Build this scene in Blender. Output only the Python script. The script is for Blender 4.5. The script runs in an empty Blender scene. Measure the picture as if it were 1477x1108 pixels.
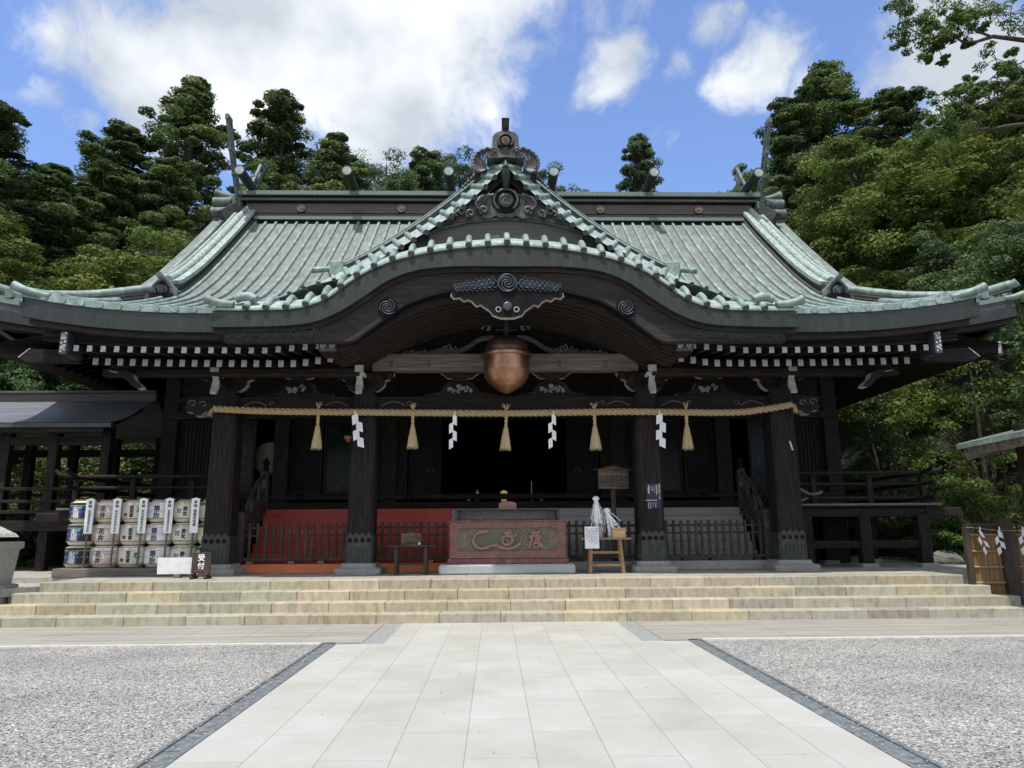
import bpy, math, random
import numpy as np
from mathutils import Vector, Matrix
random.seed(7); RNG = np.random.default_rng(7)
S = bpy.context.scene
COL = S.collection
rad = math.radians

# ------------------------------------------------------------------ camera
PITCH, YAW, ROLL = rad(11.46), math.atan(26.5/1060), rad(0.40)
fw = Vector((math.sin(YAW)*math.cos(PITCH), math.cos(YAW)*math.cos(PITCH), math.sin(PITCH)))
rt = Vector((math.cos(YAW), -math.sin(YAW), 0)); up = rt.cross(fw)
cR, sR = math.cos(ROLL), math.sin(ROLL)
rt, up = rt*cR-up*sR, up*cR+rt*sR
cd = bpy.data.cameras.new('camera'); cam = bpy.data.objects.new('camera', cd); COL.objects.link(cam)
cam.matrix_world = Matrix(((rt.x, up.x, -fw.x, -0.25), (rt.y, up.y, -fw.y, 0), (rt.z, up.z, -fw.z, 1.5), (0, 0, 0, 1)))
cd.sensor_width = 36; cd.lens = 36*1040/1477; cd.clip_end = 1000; cd.clip_start = .05
S.camera = cam

# ------------------------------------------------------------------ sky, sun, exposure
SUN_EL, SUN_AZ = rad(70), rad(205)      # azimuth from +Y clockwise: the sun stands high behind the camera's left shoulder
w = bpy.data.worlds.new('World'); S.world = w; w.use_nodes = True
nt = w.node_tree; nd = nt.nodes; lk = nt.links; nd.clear()
def N(t, **k):
    n = nd.new(t)
    for a, b in k.items(): setattr(n, a, b)
    return n
out = N('ShaderNodeOutputWorld'); bg = N('ShaderNodeBackground'); sky = N('ShaderNodeTexSky')
sky.sky_type = 'NISHITA'; sky.sun_disc = False; sky.sun_elevation = SUN_EL; sky.sun_rotation = SUN_AZ; sky.air_density = 1.0; sky.dust_density = .6; sky.ozone_density = 2.2
tc = N('ShaderNodeTexCoord')
def wmath(op, a, b=None, c=None, clamp=False):
    n = N('ShaderNodeMath', operation=op, use_clamp=clamp)
    for i, x in enumerate((a, b, c)):
        if x is None: continue
        if isinstance(x, (int, float)): n.inputs[i].default_value = x
        else: lk.new(x, n.inputs[i])
    return n.outputs[0]
warp = N('ShaderNodeTexNoise'); warp.inputs['Scale'].default_value = 5; warp.inputs['Detail'].default_value = 5
lk.new(tc.outputs['Generated'], warp.inputs['Vector'])
wsub = N('ShaderNodeVectorMath', operation='SUBTRACT'); lk.new(warp.outputs['Color'], wsub.inputs[0]); wsub.inputs[1].default_value = (.5, .5, .5)
wsc = N('ShaderNodeVectorMath', operation='SCALE'); lk.new(wsub.outputs[0], wsc.inputs[0]); wsc.inputs['Scale'].default_value = .13
wadd = N('ShaderNodeVectorMath', operation='ADD'); lk.new(tc.outputs['Generated'], wadd.inputs[0]); lk.new(wsc.outputs[0], wadd.inputs[1])
CL = [(-.455, .71, .555, .06, .85), (-.42, .74, .545, .07, .9), (-.36, .765, .53, .12, 1), (-.26, .77, .58, .17, 1.2), (-.14, .81, .57, .15, 1.2), (-.05, .80, .60, .13, 1), (-.13, .84, .53, .11, .9),
      (.03, .79, .61, .07, .6), (-.22, .82, .53, .12, .9), (-.13, .86, .5, .07, .5), (-.48, .73, .50, .035, .6), (-.41, .785, .465, .06, .6), (.15, .81, .565, .055, .75), (.13, .815, .555, .04, .6),
      (.18, .76, .63, .045, .6), (.26, .76, .60, .04, .7), (.31, .77, .55, .06, .75), (.29, .785, .545, .04, .6), (.49, .70, .52, .085, 1), (.53, .70, .49, .09, 1), (.47, .715, .51, .06, .9), (.45, .69, .57, .035, .7), (.36, .76, .53, .03, .7), (.22, .80, .56, .03, .6), (.12, .77, .62, .03, .6), (.29, .73, .62, .03, .5), (-.10, .88, .47, .05, .6), (-.46, .76, .47, .035, .7), (.04, .83, .55, .05, .35),
      (-.9, .1, .45, .25, 1), (.85, .1, .5, .25, .9), (0, -.6, .8, .55, 1.3), (.3, .1, .95, .4, 1.1), (-.8, -.4, .45, .5, 1.3), (.8, -.4, .45, .5, 1.3), (0, -.9, .3, .6, 1.2), (-.5, -.1, .85, .4, 1)]  # this row: out-of-view clouds added to whiten and lift the ambient light
tot = None
for x, y, z, r, a in CL:
    v = Vector((x, y, z)).normalized()
    d = N('ShaderNodeVectorMath', operation='DISTANCE'); lk.new(wadd.outputs[0], d.inputs[0]); d.inputs[1].default_value = v
    m = N('ShaderNodeMapRange', interpolation_type='SMOOTHSTEP'); lk.new(d.outputs['Value'], m.inputs['Value'])
    m.inputs['From Min'].default_value = r*1.45; m.inputs['From Max'].default_value = r*.25; m.inputs['To Min'].default_value = 0; m.inputs['To Max'].default_value = a
    tot = m.outputs[0] if tot is None else wmath('MAXIMUM', tot, m.outputs[0])
fb = N('ShaderNodeTexNoise'); fb.inputs['Scale'].default_value = 9; fb.inputs['Detail'].default_value = 12; fb.inputs['Roughness'].default_value = .64
lk.new(wadd.outputs[0], fb.inputs['Vector'])
dens = wmath('ADD', tot, wmath('MULTIPLY', wmath('SUBTRACT', fb.outputs['Fac'], .5), 2.3))
mk = N('ShaderNodeMapRange', interpolation_type='SMOOTHSTEP'); lk.new(dens, mk.inputs['Value'])
mk.inputs['From Min'].default_value = .24; mk.inputs['From Max'].default_value = 1.0
sh = N('ShaderNodeTexNoise'); sh.inputs['Scale'].default_value = 4.5; sh.inputs['Detail'].default_value = 4; lk.new(tc.outputs['Generated'], sh.inputs['Vector'])
cr = N('ShaderNodeValToRGB'); cr.color_ramp.elements[0].position = .42; cr.color_ramp.elements[1].position = .62
cr.color_ramp.elements[0].color = (3.1, 3.4, 3.75, 1); cr.color_ramp.elements[1].color = (5.6, 5.75, 5.9, 1); lk.new(sh.outputs['Fac'], cr.inputs[0])
tint = N('ShaderNodeMixRGB', blend_type='MULTIPLY'); tint.inputs[0].default_value = 1; lk.new(sky.outputs[0], tint.inputs[1]); tint.inputs[2].default_value = (1.0, 1.03, 1.2, 1)
mx = N('ShaderNodeMixRGB'); lk.new(mk.outputs[0], mx.inputs[0]); lk.new(tint.outputs[0], mx.inputs[1]); lk.new(cr.outputs[0], mx.inputs[2])
lk.new(mx.outputs[0], bg.inputs['Color']); bg.inputs['Strength'].default_value = .13; lk.new(bg.outputs[0], out.inputs[0])
sl = bpy.data.lights.new('sun', 'SUN'); sl.energy = 2.9; sl.angle = rad(1.5); sl.color = (1, .96, .9)
so = bpy.data.objects.new('sun', sl); COL.objects.link(so)
sd = Vector((math.sin(SUN_AZ)*math.cos(SUN_EL), math.cos(SUN_AZ)*math.cos(SUN_EL), math.sin(SUN_EL)))
so.rotation_euler = sd.to_track_quat('Z', 'Y').to_euler(); so.location = (0, -5, 40)
S.view_settings.view_transform = 'Standard'; S.view_settings.look = 'None'; S.view_settings.exposure = .66; S.view_settings.gamma = 1
S.cycles.max_bounces = 6; S.cycles.transparent_max_bounces = 6

# ------------------------------------------------------------------ materials
MATS = {}
def rgba(c): return (c[0], c[1], c[2], 1)
def material(name, ramp, scale=(1, 1, 1), nscale=4, detail=6, rough=.7, bump=0, bscale=None, bdist=.01, metal=0, coord='Object', tone=0, spec=.5, second=None, trans=0, warpd=0, lines=None):
    """noise-driven base colour through a ramp, bump from a finer noise, optional per-face 'tone' factor"""
    m = bpy.data.materials.new(name); m.use_nodes = True; t = m.node_tree; n = t.nodes; l = t.links
    b = n['Principled BSDF']; b.inputs['Roughness'].default_value = rough; b.inputs['Metallic'].default_value = metal
    b.inputs['Specular IOR Level'].default_value = spec
    if coord == 'Object': c = n.new('ShaderNodeTexCoord').outputs['Object']
    else:
        a = n.new('ShaderNodeAttribute'); a.attribute_name = coord; c = a.outputs['Vector']
    mp = n.new('ShaderNodeMapping'); mp.inputs['Scale'].default_value = scale; l.new(c, mp.inputs[0])
    nz = n.new('ShaderNodeTexNoise'); nz.inputs['Scale'].default_value = nscale; nz.inputs['Detail'].default_value = detail; nz.inputs['Roughness'].default_value = .6
    nz.inputs['Distortion'].default_value = warpd; l.new(mp.outputs[0], nz.inputs['Vector'])
    r = n.new('ShaderNodeValToRGB'); e = r.color_ramp.elements
    while len(e) < len(ramp): e.new(.5)
    for i, (p, cc) in enumerate(ramp): e[i].position = p; e[i].color = rgba(cc)
    l.new(nz.outputs['Fac'], r.inputs[0]); colr = r.outputs[0]
    if second:   # (scale, color, low, high) a stain layer
        n2 = n.new('ShaderNodeTexNoise'); n2.inputs['Scale'].default_value = second[0]; n2.inputs['Detail'].default_value = 5; l.new(c, n2.inputs['Vector'])
        mr = n.new('ShaderNodeMapRange'); mr.inputs['From Min'].default_value = second[2]; mr.inputs['From Max'].default_value = second[3]; l.new(n2.outputs['Fac'], mr.inputs['Value'])
        mm = n.new('ShaderNodeMixRGB'); l.new(mr.outputs[0], mm.inputs[0]); l.new(colr, mm.inputs[1]); mm.inputs[2].default_value = rgba(second[1]); colr = mm.outputs[0]
    if lines:   # (coordinate axis, spacing, darkening): sheet seams
        sp = n.new('ShaderNodeSeparateXYZ'); l.new(c, sp.inputs[0]); mm1 = n.new('ShaderNodeMath'); mm1.operation = 'PINGPONG'; l.new(sp.outputs[lines[0]], mm1.inputs[0]); mm1.inputs[1].default_value = lines[1]/2
        mr = n.new('ShaderNodeMapRange'); l.new(mm1.outputs[0], mr.inputs['Value']); mr.inputs['From Min'].default_value = 0; mr.inputs['From Max'].default_value = lines[1]*.16; mr.inputs['To Min'].default_value = lines[2]; mr.inputs['To Max'].default_value = 1
        vm = n.new('ShaderNodeVectorMath'); vm.operation = 'SCALE'; l.new(colr, vm.inputs[0]); l.new(mr.outputs[0], vm.inputs['Scale']); colr = vm.outputs[0]
    if tone:
        a = n.new('ShaderNodeAttribute'); a.attribute_name = 'tone'
        vm = n.new('ShaderNodeVectorMath'); vm.operation = 'MULTIPLY'; l.new(colr, vm.inputs[0]); l.new(a.outputs['Vector'], vm.inputs[1]); colr = vm.outputs[0]
    l.new(colr, b.inputs['Base Color'])
    if bump:
        n3 = n.new('ShaderNodeTexNoise'); n3.inputs['Scale'].default_value = bscale or nscale*3; n3.inputs['Detail'].default_value = 8; l.new(mp.outputs[0], n3.inputs['Vector'])
        bp = n.new('ShaderNodeBump'); bp.inputs['Strength'].default_value = bump; bp.inputs['Distance'].default_value = bdist
        l.new(n3.outputs['Fac'], bp.inputs['Height']); l.new(bp.outputs[0], b.inputs['Normal'])
    if trans:
        tr = n.new('ShaderNodeBsdfTranslucent'); l.new(colr, tr.inputs['Color']); ms = n.new('ShaderNodeMixShader'); ms.inputs[0].default_value = trans
        o = n['Material Output']; l.new(b.outputs[0], ms.inputs[1]); l.new(tr.outputs[0], ms.inputs[2]); l.new(ms.outputs[0], o.inputs['Surface'])
    MATS[name] = m; return m
def plain(name, c, rough=.6, metal=0, **k): return material(name, [(.3, [x*.85 for x in c]), (.7, [min(1, x*1.1) for x in c])], nscale=6, rough=rough, metal=metal, **k)
WR = [(.3, (.006, .005, .0045)), (.5, (.015, .0115, .010)), (.66, (.034, .025, .020)), (.8, (.085, .060, .045))]
wood_v = material('aged dark wood upright', WR, (9, 9, .7), 3.2, 8, .75, .6, 10, .012, warpd=.6, spec=.25)
wood_x = material('aged dark wood lengthwise', WR, (.7, 9, 9), 3.2, 8, .75, .6, 10, .012, warpd=.6, spec=.25)
wood_y = material('aged dark wood crosswise', WR, (9, .7, 9), 3.2, 8, .75, .6, 10, .012, warpd=.6, spec=.25)
wood_brown = material('brown curved board', [(.3, (.005, .0035, .003)), (.52, (.018, .012, .009)), (.68, (.048, .031, .022)), (.8, (.10, .066, .046))], (.8, 6, 7), 2.5, 8, .7, .5, 9, .015, warpd=1.2)
wood_grey = material('weathered grey beam', [(.3, (.07, .06, .052)), (.55, (.165, .145, .125)), (.75, (.28, .25, .22))], (.5, 7, 9), 3, 9, .8, .6, 12, .008, warpd=.4)
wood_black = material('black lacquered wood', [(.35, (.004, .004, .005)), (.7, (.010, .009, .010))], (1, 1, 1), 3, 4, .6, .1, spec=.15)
carve_grey = material('pale carved wood', [(.3, (.16, .155, .14)), (.7, (.38, .37, .34))], (1, 1, 1), 14, 6, .8)
wood_warm = material('warm brown wood', [(.3, (.19, .105, .05)), (.7, (.34, .20, .10))], (1, 6, 6), 5, 6, .55, .2, 20, .003)
wood_tan = material('pale tan wood', [(.3, (.42, .26, .12)), (.7, (.62, .42, .22))], (1, 6, 6), 5, 6, .55, .2, 20, .003)
wood_board = material('weathered notice board', [(.3, (.035, .025, .019)), (.52, (.11, .078, .056)), (.75, (.26, .19, .14))], (1, 5, 9), 3, 8, .7, .3, 12, .004)
copper = material('copper roofing', [(.28, (.085, .09, .083)), (.45, (.145, .158, .143)), (.6, (.195, .228, .208)), (.8, (.28, .35, .32))], (2.6, .75, 1), 2.4, 10, .62, .25, 14, .006, coord='suv', lines=('Y', .21, .72), second=(.6, (.15, .165, .148), .5, .75), warpd=.3)
copper_roll = material('copper roll', [(.28, (.12, .155, .14)), (.5, (.215, .29, .263)), (.75, (.37, .48, .44))], (3, 1.1, 3), 2.5, 8, .55, .2, 14, .005, coord='suv', second=(1.1, (.20, .23, .205), .48, .75), lines=('Y', .42, .7))
copper_lite = material('pale verdigris copper', [(.28, (.13, .165, .145)), (.48, (.29, .36, .325)), (.72, (.50, .56, .51))], (2, 2, 2), 5, 8, .55, .2, 14, .005, second=(3, (.24, .30, .26), .5, .72))
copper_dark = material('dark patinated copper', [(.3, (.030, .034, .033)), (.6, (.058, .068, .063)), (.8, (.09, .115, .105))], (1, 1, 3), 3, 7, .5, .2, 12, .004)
shoe_m = material('dark pierced bronze', [(.3, (.018, .020, .019)), (.6, (.036, .042, .040)), (.8, (.09, .10, .09))], (1, 1, 1), 9, 7, .55, .3, 16, .004)
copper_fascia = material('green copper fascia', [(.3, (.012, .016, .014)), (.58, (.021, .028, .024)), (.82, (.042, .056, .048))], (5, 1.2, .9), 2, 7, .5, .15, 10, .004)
ridge_wood = material('brown ridge sheet', [(.3, (.06, .054, .05)), (.6, (.10, .088, .08)), (.8, (.16, .145, .13))], (.6, 3, 9), 2.5, 8, .6, .2, 10, .004)
bronze = material('dark bronze', [(.3, (.040, .042, .043)), (.55, (.09, .092, .092)), (.8, (.17, .18, .17))], (1, 1, 1), 6, 6, .45, .25, 18, .004, metal=.35)
stone = material('grey granite', [(.3, (.20, .20, .19)), (.6, (.33, .33, .31)), (.8, (.44, .44, .41))], (1, 1, 1), 26, 8, .85, .4, 60, .004, second=(1.5, (.22, .22, .20), .5, .8))
stone_pale = material('pale blue grey granite', [(.3, (.28, .31, .31)), (.7, (.44, .47, .465))], (1, 1, 1), 40, 8, .8, .3, 70, .003)
step_mat = material('yellow granite blocks', [(.28, (.27, .225, .15)), (.45, (.39, .34, .245)), (.6, (.44, .39, .29)), (.78, (.52, .47, .37))], (2.2, 1, .8), 6, 13, .85, .6, 30, .01, tone=1, second=(5, (.27, .235, .17), .56, .82))
white = plain('white paper', (.82, .83, .85), .7)
white_chalk = material('chalky white paint', [(.3, (.28, .28, .265)), (.6, (.56, .56, .54))], (1, 1, 1), 18, 5, .8)
white_dull = material('worn white paint', [(.3, (.22, .215, .20)), (.65, (.50, .49, .46))], (1, 1, 1), 22, 6, .8)
straw = material('rice straw', [(.3, (.36, .27, .14)), (.7, (.62, .50, .30))], (30, 30, 3), 3, 5, .85, .5, 8, .006)
rope_m = material('straw rope', [(.3, (.28, .20, .10)), (.7, (.52, .40, .22))], (1, 1, 1), 30, 5, .85, .5, 60, .006)
straw_mat = material('pale straw matting', [(.3, (.60, .56, .46)), (.7, (.80, .77, .67))], (3, 3, 14), 6, 5, .85, .4, 12, .006)
red_paint = material('vermilion sheet', [(.3, (.30, .030, .016)), (.7, (.42, .05, .024))], (1, 1, 1), 2, 4, .55)
orange_plinth_m = material('orange vermilion board', [(.3, (.50, .13, .045)), (.7, (.66, .20, .07))], (1, 4, 4), 3, 5, .6)
ink = plain('black ink', (.02, .02, .022), .7)
indigo = plain('indigo ink', (.03, .035, .12), .7)
green_ink = plain('green band', (.04, .22, .09), .7)
pink_ink = plain('faded pink print', (.62, .44, .39), .7)
red_ink = plain('red print', (.45, .09, .07), .7)
navy = plain('navy print', (.015, .022, .045), .6)
royal = plain('royal blue print', (.03, .07, .30), .6)
cyan_ink = plain('turquoise print', (.08, .36, .36), .6)
cream = plain('cream print', (.72, .68, .52), .6)
gold = plain('brass', (.75, .52, .18), .3, 1)
box_red = material('worn red lacquer', [(.3, (.10, .038, .036)), (.55, (.17, .065, .06)), (.75, (.27, .15, .135))], (1, 1, 1), 9, 8, .6, .3, 30, .003)
box_rose = material('dusty rose relief', [(.3, (.20, .105, .09)), (.7, (.33, .19, .165))], (1, 1, 1), 10, 6, .6, .2, 30, .002)
box_green = material('olive grey panel', [(.3, (.10, .10, .075)), (.7, (.17, .165, .125))], (1, 1, 1), 10, 6, .7, .2, 30, .002)
suzu = material('hammered copper', [(.3, (.17, .085, .052)), (.5, (.35, .18, .105)), (.7, (.52, .31, .20))], (1, 1, .6), 3, 8, .40, .1, 10, .004, metal=.9)
suzu_dark = material('shaded copper', [(.3, (.05, .035, .028)), (.6, (.12, .075, .055)), (.8, (.3, .17, .11))], (1, 1, .8), 3, 7, .45, .15, 10, .004, metal=.7)  # darker copy of the bell copper, shade painted into the dome's colour
bamboo = material('split bamboo', [(.3, (.14, .075, .03)), (.5, (.27, .155, .065)), (.72, (.42, .28, .14))], (40, 6, .8), 1.2, 6, .6, .5, 3, .01)
bamboo_pole = plain('bamboo pole', (.38, .25, .12), .5)
bark = material('bark', [(.3, (.03, .024, .018)), (.7, (.11, .09, .07))], (5, 5, .8), 3, 7, .9, .6, 8, .03)
tarp = plain('blue tarpaulin', (.02, .12, .55), .45)
glass = material('dark glass with painted reflections', [(.35, (.003, .005, .006)), (.6, (.012, .02, .02)), (.72, (.05, .07, .065))], (1, 1, 1), 2.2, 9, .25, spec=.14, warpd=2.5)  # warped grey-green mottling paints reflections into the base colour
drum_skin = plain('drum skin', (.13, .112, .082), .6)
metal_grey = plain('dark oxidised metal', (.07, .085, .10), .45, .6)
soil = material('forest floor', [(.3, (.010, .014, .006)), (.7, (.028, .038, .014))], (1, 1, 1), 1.5, 8, .95, .5, 4, .1)
rock = material('mossy rock', [(.3, (.07, .075, .06)), (.6, (.17, .17, .15)), (.8, (.26, .26, .23))], (1, 1, 1), 3, 8, .9, .6, 8, .04)
corr_roof = material('dark slate copper', [(.3, (.10, .105, .115)), (.6, (.18, .19, .205)), (.8, (.27, .28, .30))], (.3, 5, 5), 3, 7, .38, .3, 8, .006)
hyd = plain('blue hydrangea', (.14, .22, .62), .8)
def leaf_mat(name, dark, mid, lite, seedscale=.5, trans=.34):
    m = material(name, [(.3, dark), (.5, mid), (.72, lite)], (1, 1, 1), seedscale, 3, .6, tone=1, trans=trans, spec=.3)
    return m
leaf_cedar = leaf_mat('cedar foliage', (.055, .088, .034), (.104, .156, .054), (.189, .244, .081))
leaf_deep = leaf_mat('dark evergreen foliage', (.043, .079, .034), (.083, .140, .051), (.146, .213, .071))
leaf_warm = leaf_mat('yellow green foliage', (.067, .104, .024), (.122, .177, .039), (.207, .262, .059))
leaf_fresh = leaf_mat('fresh green foliage', (.043, .091, .022), (.079, .159, .034), (.146, .244, .055))
leaf_camphor = leaf_mat('camphor foliage', (.049, .091, .022), (.091, .152, .037), (.159, .244, .061), trans=.35)

# ------------------------------------------------------------------ mesh building
ORIG = {}
class MB:
    def __init__(s): s.v = []; s.f = []; s.m = []; s.sm = []; s.t = []; s.uv = []; s.has_uv = False
    def add(s, vs, fs, mat=0, smooth=False, tone=(1, 1, 1), suv=None):
        o = len(s.v); s.v.extend([tuple(p) for p in vs])
        s.uv.extend([tuple(p) for p in (suv if suv is not None else vs)])
        if suv is not None: s.has_uv = True
        for f in fs: s.f.append(tuple(i+o for i in f)); s.m.append(mat); s.sm.append(smooth); s.t.append(tone)
        return s
    def box(s, x0, x1, y0, y1, z0, z1, mat=0, tone=(1, 1, 1)):
        v = [(x, y, z) for z in (z0, z1) for y in (y0, y1) for x in (x0, x1)]
        return s.add(v, [(0, 2, 3, 1), (4, 5, 7, 6), (0, 1, 5, 4), (2, 6, 7, 3), (0, 4, 6, 2), (1, 3, 7, 5)], mat, False, tone)
    def bbox(s, x0, x1, y0, y1, z0, z1, c=.01, mat=0, tone=(1, 1, 1)):
        """box with chamfered edges"""
        c = min(c, (x1-x0)*.45, (y1-y0)*.45, (z1-z0)*.45)
        vs = []; idx = {}
        for i, (X, sx) in enumerate(((x0, 1), (x1, -1))):
            for j, (Y, sy) in enumerate(((y0, 1), (y1, -1))):
                for k, (Z, sz) in enumerate(((z0, 1), (z1, -1))):
                    for a in range(3):
                        p = [X+sx*c, Y+sy*c, Z+sz*c]; p[a] = (X, Y, Z)[a]; idx[i, j, k, a] = len(vs); vs.append(p)
        F = []
        for a in range(3):
            o1, o2 = [q for q in range(3) if q != a]
            for e in (0, 1):
                q = []
                for u, v_ in ((0, 0), (1, 0), (1, 1), (0, 1)):
                    t = [0, 0, 0]; t[a] = e; t[o1] = u; t[o2] = v_; q.append(idx[t[0], t[1], t[2], a])
                F.append(q if (e == 1) == (a != 1) else q[::-1])
        for a in range(3):      # edges along axis a
            o1, o2 = [q for q in range(3) if q != a]
            for u in (0, 1):
                for v_ in (0, 1):
                    t0 = [0, 0, 0]; t1 = [0, 0, 0]; t0[o1] = t1[o1] = u; t0[o2] = t1[o2] = v_; t1[a] = 1
                    F.append([idx[(*t0, o1)], idx[(*t1, o1)], idx[(*t1, o2)], idx[(*t0, o2)]])
        for i in (0, 1):
            for j in (0, 1):
                for k in (0, 1): F.append([idx[i, j, k, 0], idx[i, j, k, 1], idx[i, j, k, 2]])
        return s.add(vs, F, mat, False, tone)
    def beam(s, p0, p1, w_, h_, upv=(0, 0, 1), mat=0, w1=None, h1=None):
        p0 = Vector(p0); p1 = Vector(p1); d = (p1-p0).normalized(); r = d.cross(Vector(upv)).normalized(); u = r.cross(d)
        w1 = w_ if w1 is None else w1; h1 = h_ if h1 is None else h1; v = []
        for p, a, b in ((p0, w_, h_), (p1, w1, h1)):
            for x, y in ((-1, -1), (1, -1), (1, 1), (-1, 1)): v.append(p+r*(x*a/2)+u*(y*b/2))
        return s.add(v, [(0, 1, 2, 3), (7, 6, 5, 4), (0, 4, 5, 1), (1, 5, 6, 2), (2, 6, 7, 3), (3, 7, 4, 0)], mat)
    def tube(s, path, r, n=10, mat=0, cap=True, upv=None, sx=1.0, capmat=None, twist=0):
        P = [Vector(p) for p in path]; K = len(P); R = list(r) if hasattr(r, '__len__') else [r]*K
        vs = []; u = Vector(upv) if upv else None; L = 0; su = []
        for i, p in enumerate(P):
            t = (P[min(i+1, K-1)]-P[max(i-1, 0)]).normalized()
            if u is None: u = Vector((0, 0, 1)) if abs(t.z) < .9 else Vector((1, 0, 0))
            a = t.cross(u).normalized()
            if upv is None: u = a.cross(t)
            b = a.cross(t) if upv else u
            if i: L += (P[i]-P[i-1]).length
            for k in range(n):
                q = 2*math.pi*k/n+twist*i
                vs.append(p+a*(math.cos(q)*R[i]*sx)+b*(math.sin(q)*R[i])); su.append((math.cos(q)*R[i]+p.x, L, math.sin(q)*R[i]))
        fs = [(i*n+k, i*n+(k+1) % n, (i+1)*n+(k+1) % n, (i+1)*n+k) for i in range(K-1) for k in range(n)]
        s.add(vs, fs, mat, True, suv=su)
        if cap:
            cm = mat if capmat is None else capmat
            s.add(vs[:n], [tuple(range(n))], cm); s.add(vs[-n:], [tuple(range(n))[::-1]], cm)
        return s
    def lathe(s, c, prof, n=24, mat=0, axis='z', mats=None):
        vs = []
        for r, h in prof:
            for k in range(n):
                q = 2*math.pi*k/n; a, b = r*math.cos(q), r*math.sin(q)
                vs.append((c[0]+a, c[1]+b, c[2]+h) if axis == 'z' else ((c[0]+a, c[1]+h, c[2]+b) if axis == 'y' else (c[0]+h, c[1]+a, c[2]+b)))
        for i in range(len(prof)-1):
            m_ = mats[i] if mats else mat
            s.add(vs[i*n:(i+2)*n], [(k, (k+1) % n, n+(k+1) % n, n+k) for k in range(n)], m_, True)
        return s
    def prism(s, poly, y0, y1, mat=0, side=None, plane='xz', smooth=False):
        """outline in x,z pushed from y0 to y1 (or y,z along x / x,y along z)"""
        n = len(poly)
        def P(a, b, d): return (a, d, b) if plane == 'xz' else ((d, a, b) if plane == 'yz' else (a, b, d))
        A = [P(a, b, y0) for a, b in poly]; B = [P(a, b, y1) for a, b in poly]
        s.add(A+B, [tuple(range(n)), tuple(range(2*n-1, n-1, -1))], mat)
        s.add(A+B, [(i, n+i, n+(i+1) % n, (i+1) % n) for i in range(n)], mat if side is None else side, smooth)
        return s
    def grid(s, fn, us, vs_, mat=0, smooth=True, flip=False):
        P = []; su = []
        for u in us:
            L = 0; last = None
            for v in vs_:
                p = Vector(fn(u, v))
                if last is not None: L += (p-last).length
                last = p; P.append(p); su.append((u, L, 0))
        a, b = len(us), len(vs_)
        fs = [(i*b+j, (i+1)*b+j, (i+1)*b+j+1, i*b+j+1) for i in range(a-1) for j in range(b-1)]
        if flip: fs = [f[::-1] for f in fs]
        return s.add(P, fs, mat, smooth, suv=su)
    def build(s, name, mats, parent=None, origin=None, fix=False):
        if not isinstance(mats, (list, tuple)): mats = [mats]
        me = bpy.data.meshes.new(name); o = bpy.data.objects.new(name, me); COL.objects.link(o)
        og = Vector(origin) if origin is not None else (ORIG[parent.name] if parent else Vector((0, 0, 0)))
        V = np.array(s.v, float)-np.array(og)
        me.from_pydata(V.tolist(), [], s.f)
        for m_ in mats: me.materials.append(m_)
        me.polygons.foreach_set('material_index', s.m); me.polygons.foreach_set('use_smooth', s.sm)
        if s.has_uv:
            a = me.attributes.new('suv', 'FLOAT_VECTOR', 'POINT'); a.data.foreach_set('vector', np.array(s.uv, float).ravel())
        if any(t != (1, 1, 1) for t in s.t):
            a = me.attributes.new('tone', 'FLOAT_VECTOR', 'FACE'); a.data.foreach_set('vector', np.array(s.t, float).ravel())
        elif any(m_.name in ('yellow granite blocks',) for m_ in mats):
            a = me.attributes.new('tone', 'FLOAT_VECTOR', 'FACE'); a.data.foreach_set('vector', np.ones(3*len(s.f)))
        me.update()
        if parent: o.parent = parent; o.location = og-ORIG[parent.name]
        else: o.location = og
        ORIG[o.name] = og
        return o
def empty(name, loc, label, cat, group=None):
    o = bpy.data.objects.new(name, None); COL.objects.link(o); o.location = loc; o.empty_display_size = .2
    ORIG[o.name] = Vector(loc); tag(o, label, cat, group); return o
def tag(o, label=None, cat=None, group=None, kind=None):
    if label: o['label'] = label
    if cat: o['category'] = cat
    if group: o['group'] = group
    if kind: o['kind'] = kind
    return o
def copy_tree(o, loc=None, rotz=None, scale=None, label=None, parent=None):
    c = o.copy(); COL.objects.link(c); c.parent = parent; ORIG[c.name] = Vector(loc) if loc else ORIG[o.name]
    if loc: c.location = loc
    if rotz is not None: c.rotation_euler = (0, 0, rotz)
    if scale: c.scale = scale if hasattr(scale, '__len__') else (scale,)*3
    if label: c['label'] = label
    for ch in list(o.children): copy_tree(ch, parent=c)
    return c
def spline(pts, n=60):
    """Catmull-Rom through 2-D points, as a list"""
    P = [Vector(p) for p in pts]; P = [P[0]*2-P[1]]+P+[P[-1]*2-P[-2]]; o = []
    segs = len(P)-3; k = max(2, n//segs)
    for i in range(segs):
        a, b, c, d = P[i:i+4]
        for j in range(k):
            t = j/k; o.append(tuple(.5*((2*b)+(c-a)*t+(2*a-5*b+4*c-d)*t*t+(3*b-a-3*c+d)*t**3)))
    o.append(tuple(P[-2])); return o
def lut(pts, n=80):
    q = np.array(spline(pts, n)); return lambda x: float(np.interp(x, q[:, 0], q[:, 1]))
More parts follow.
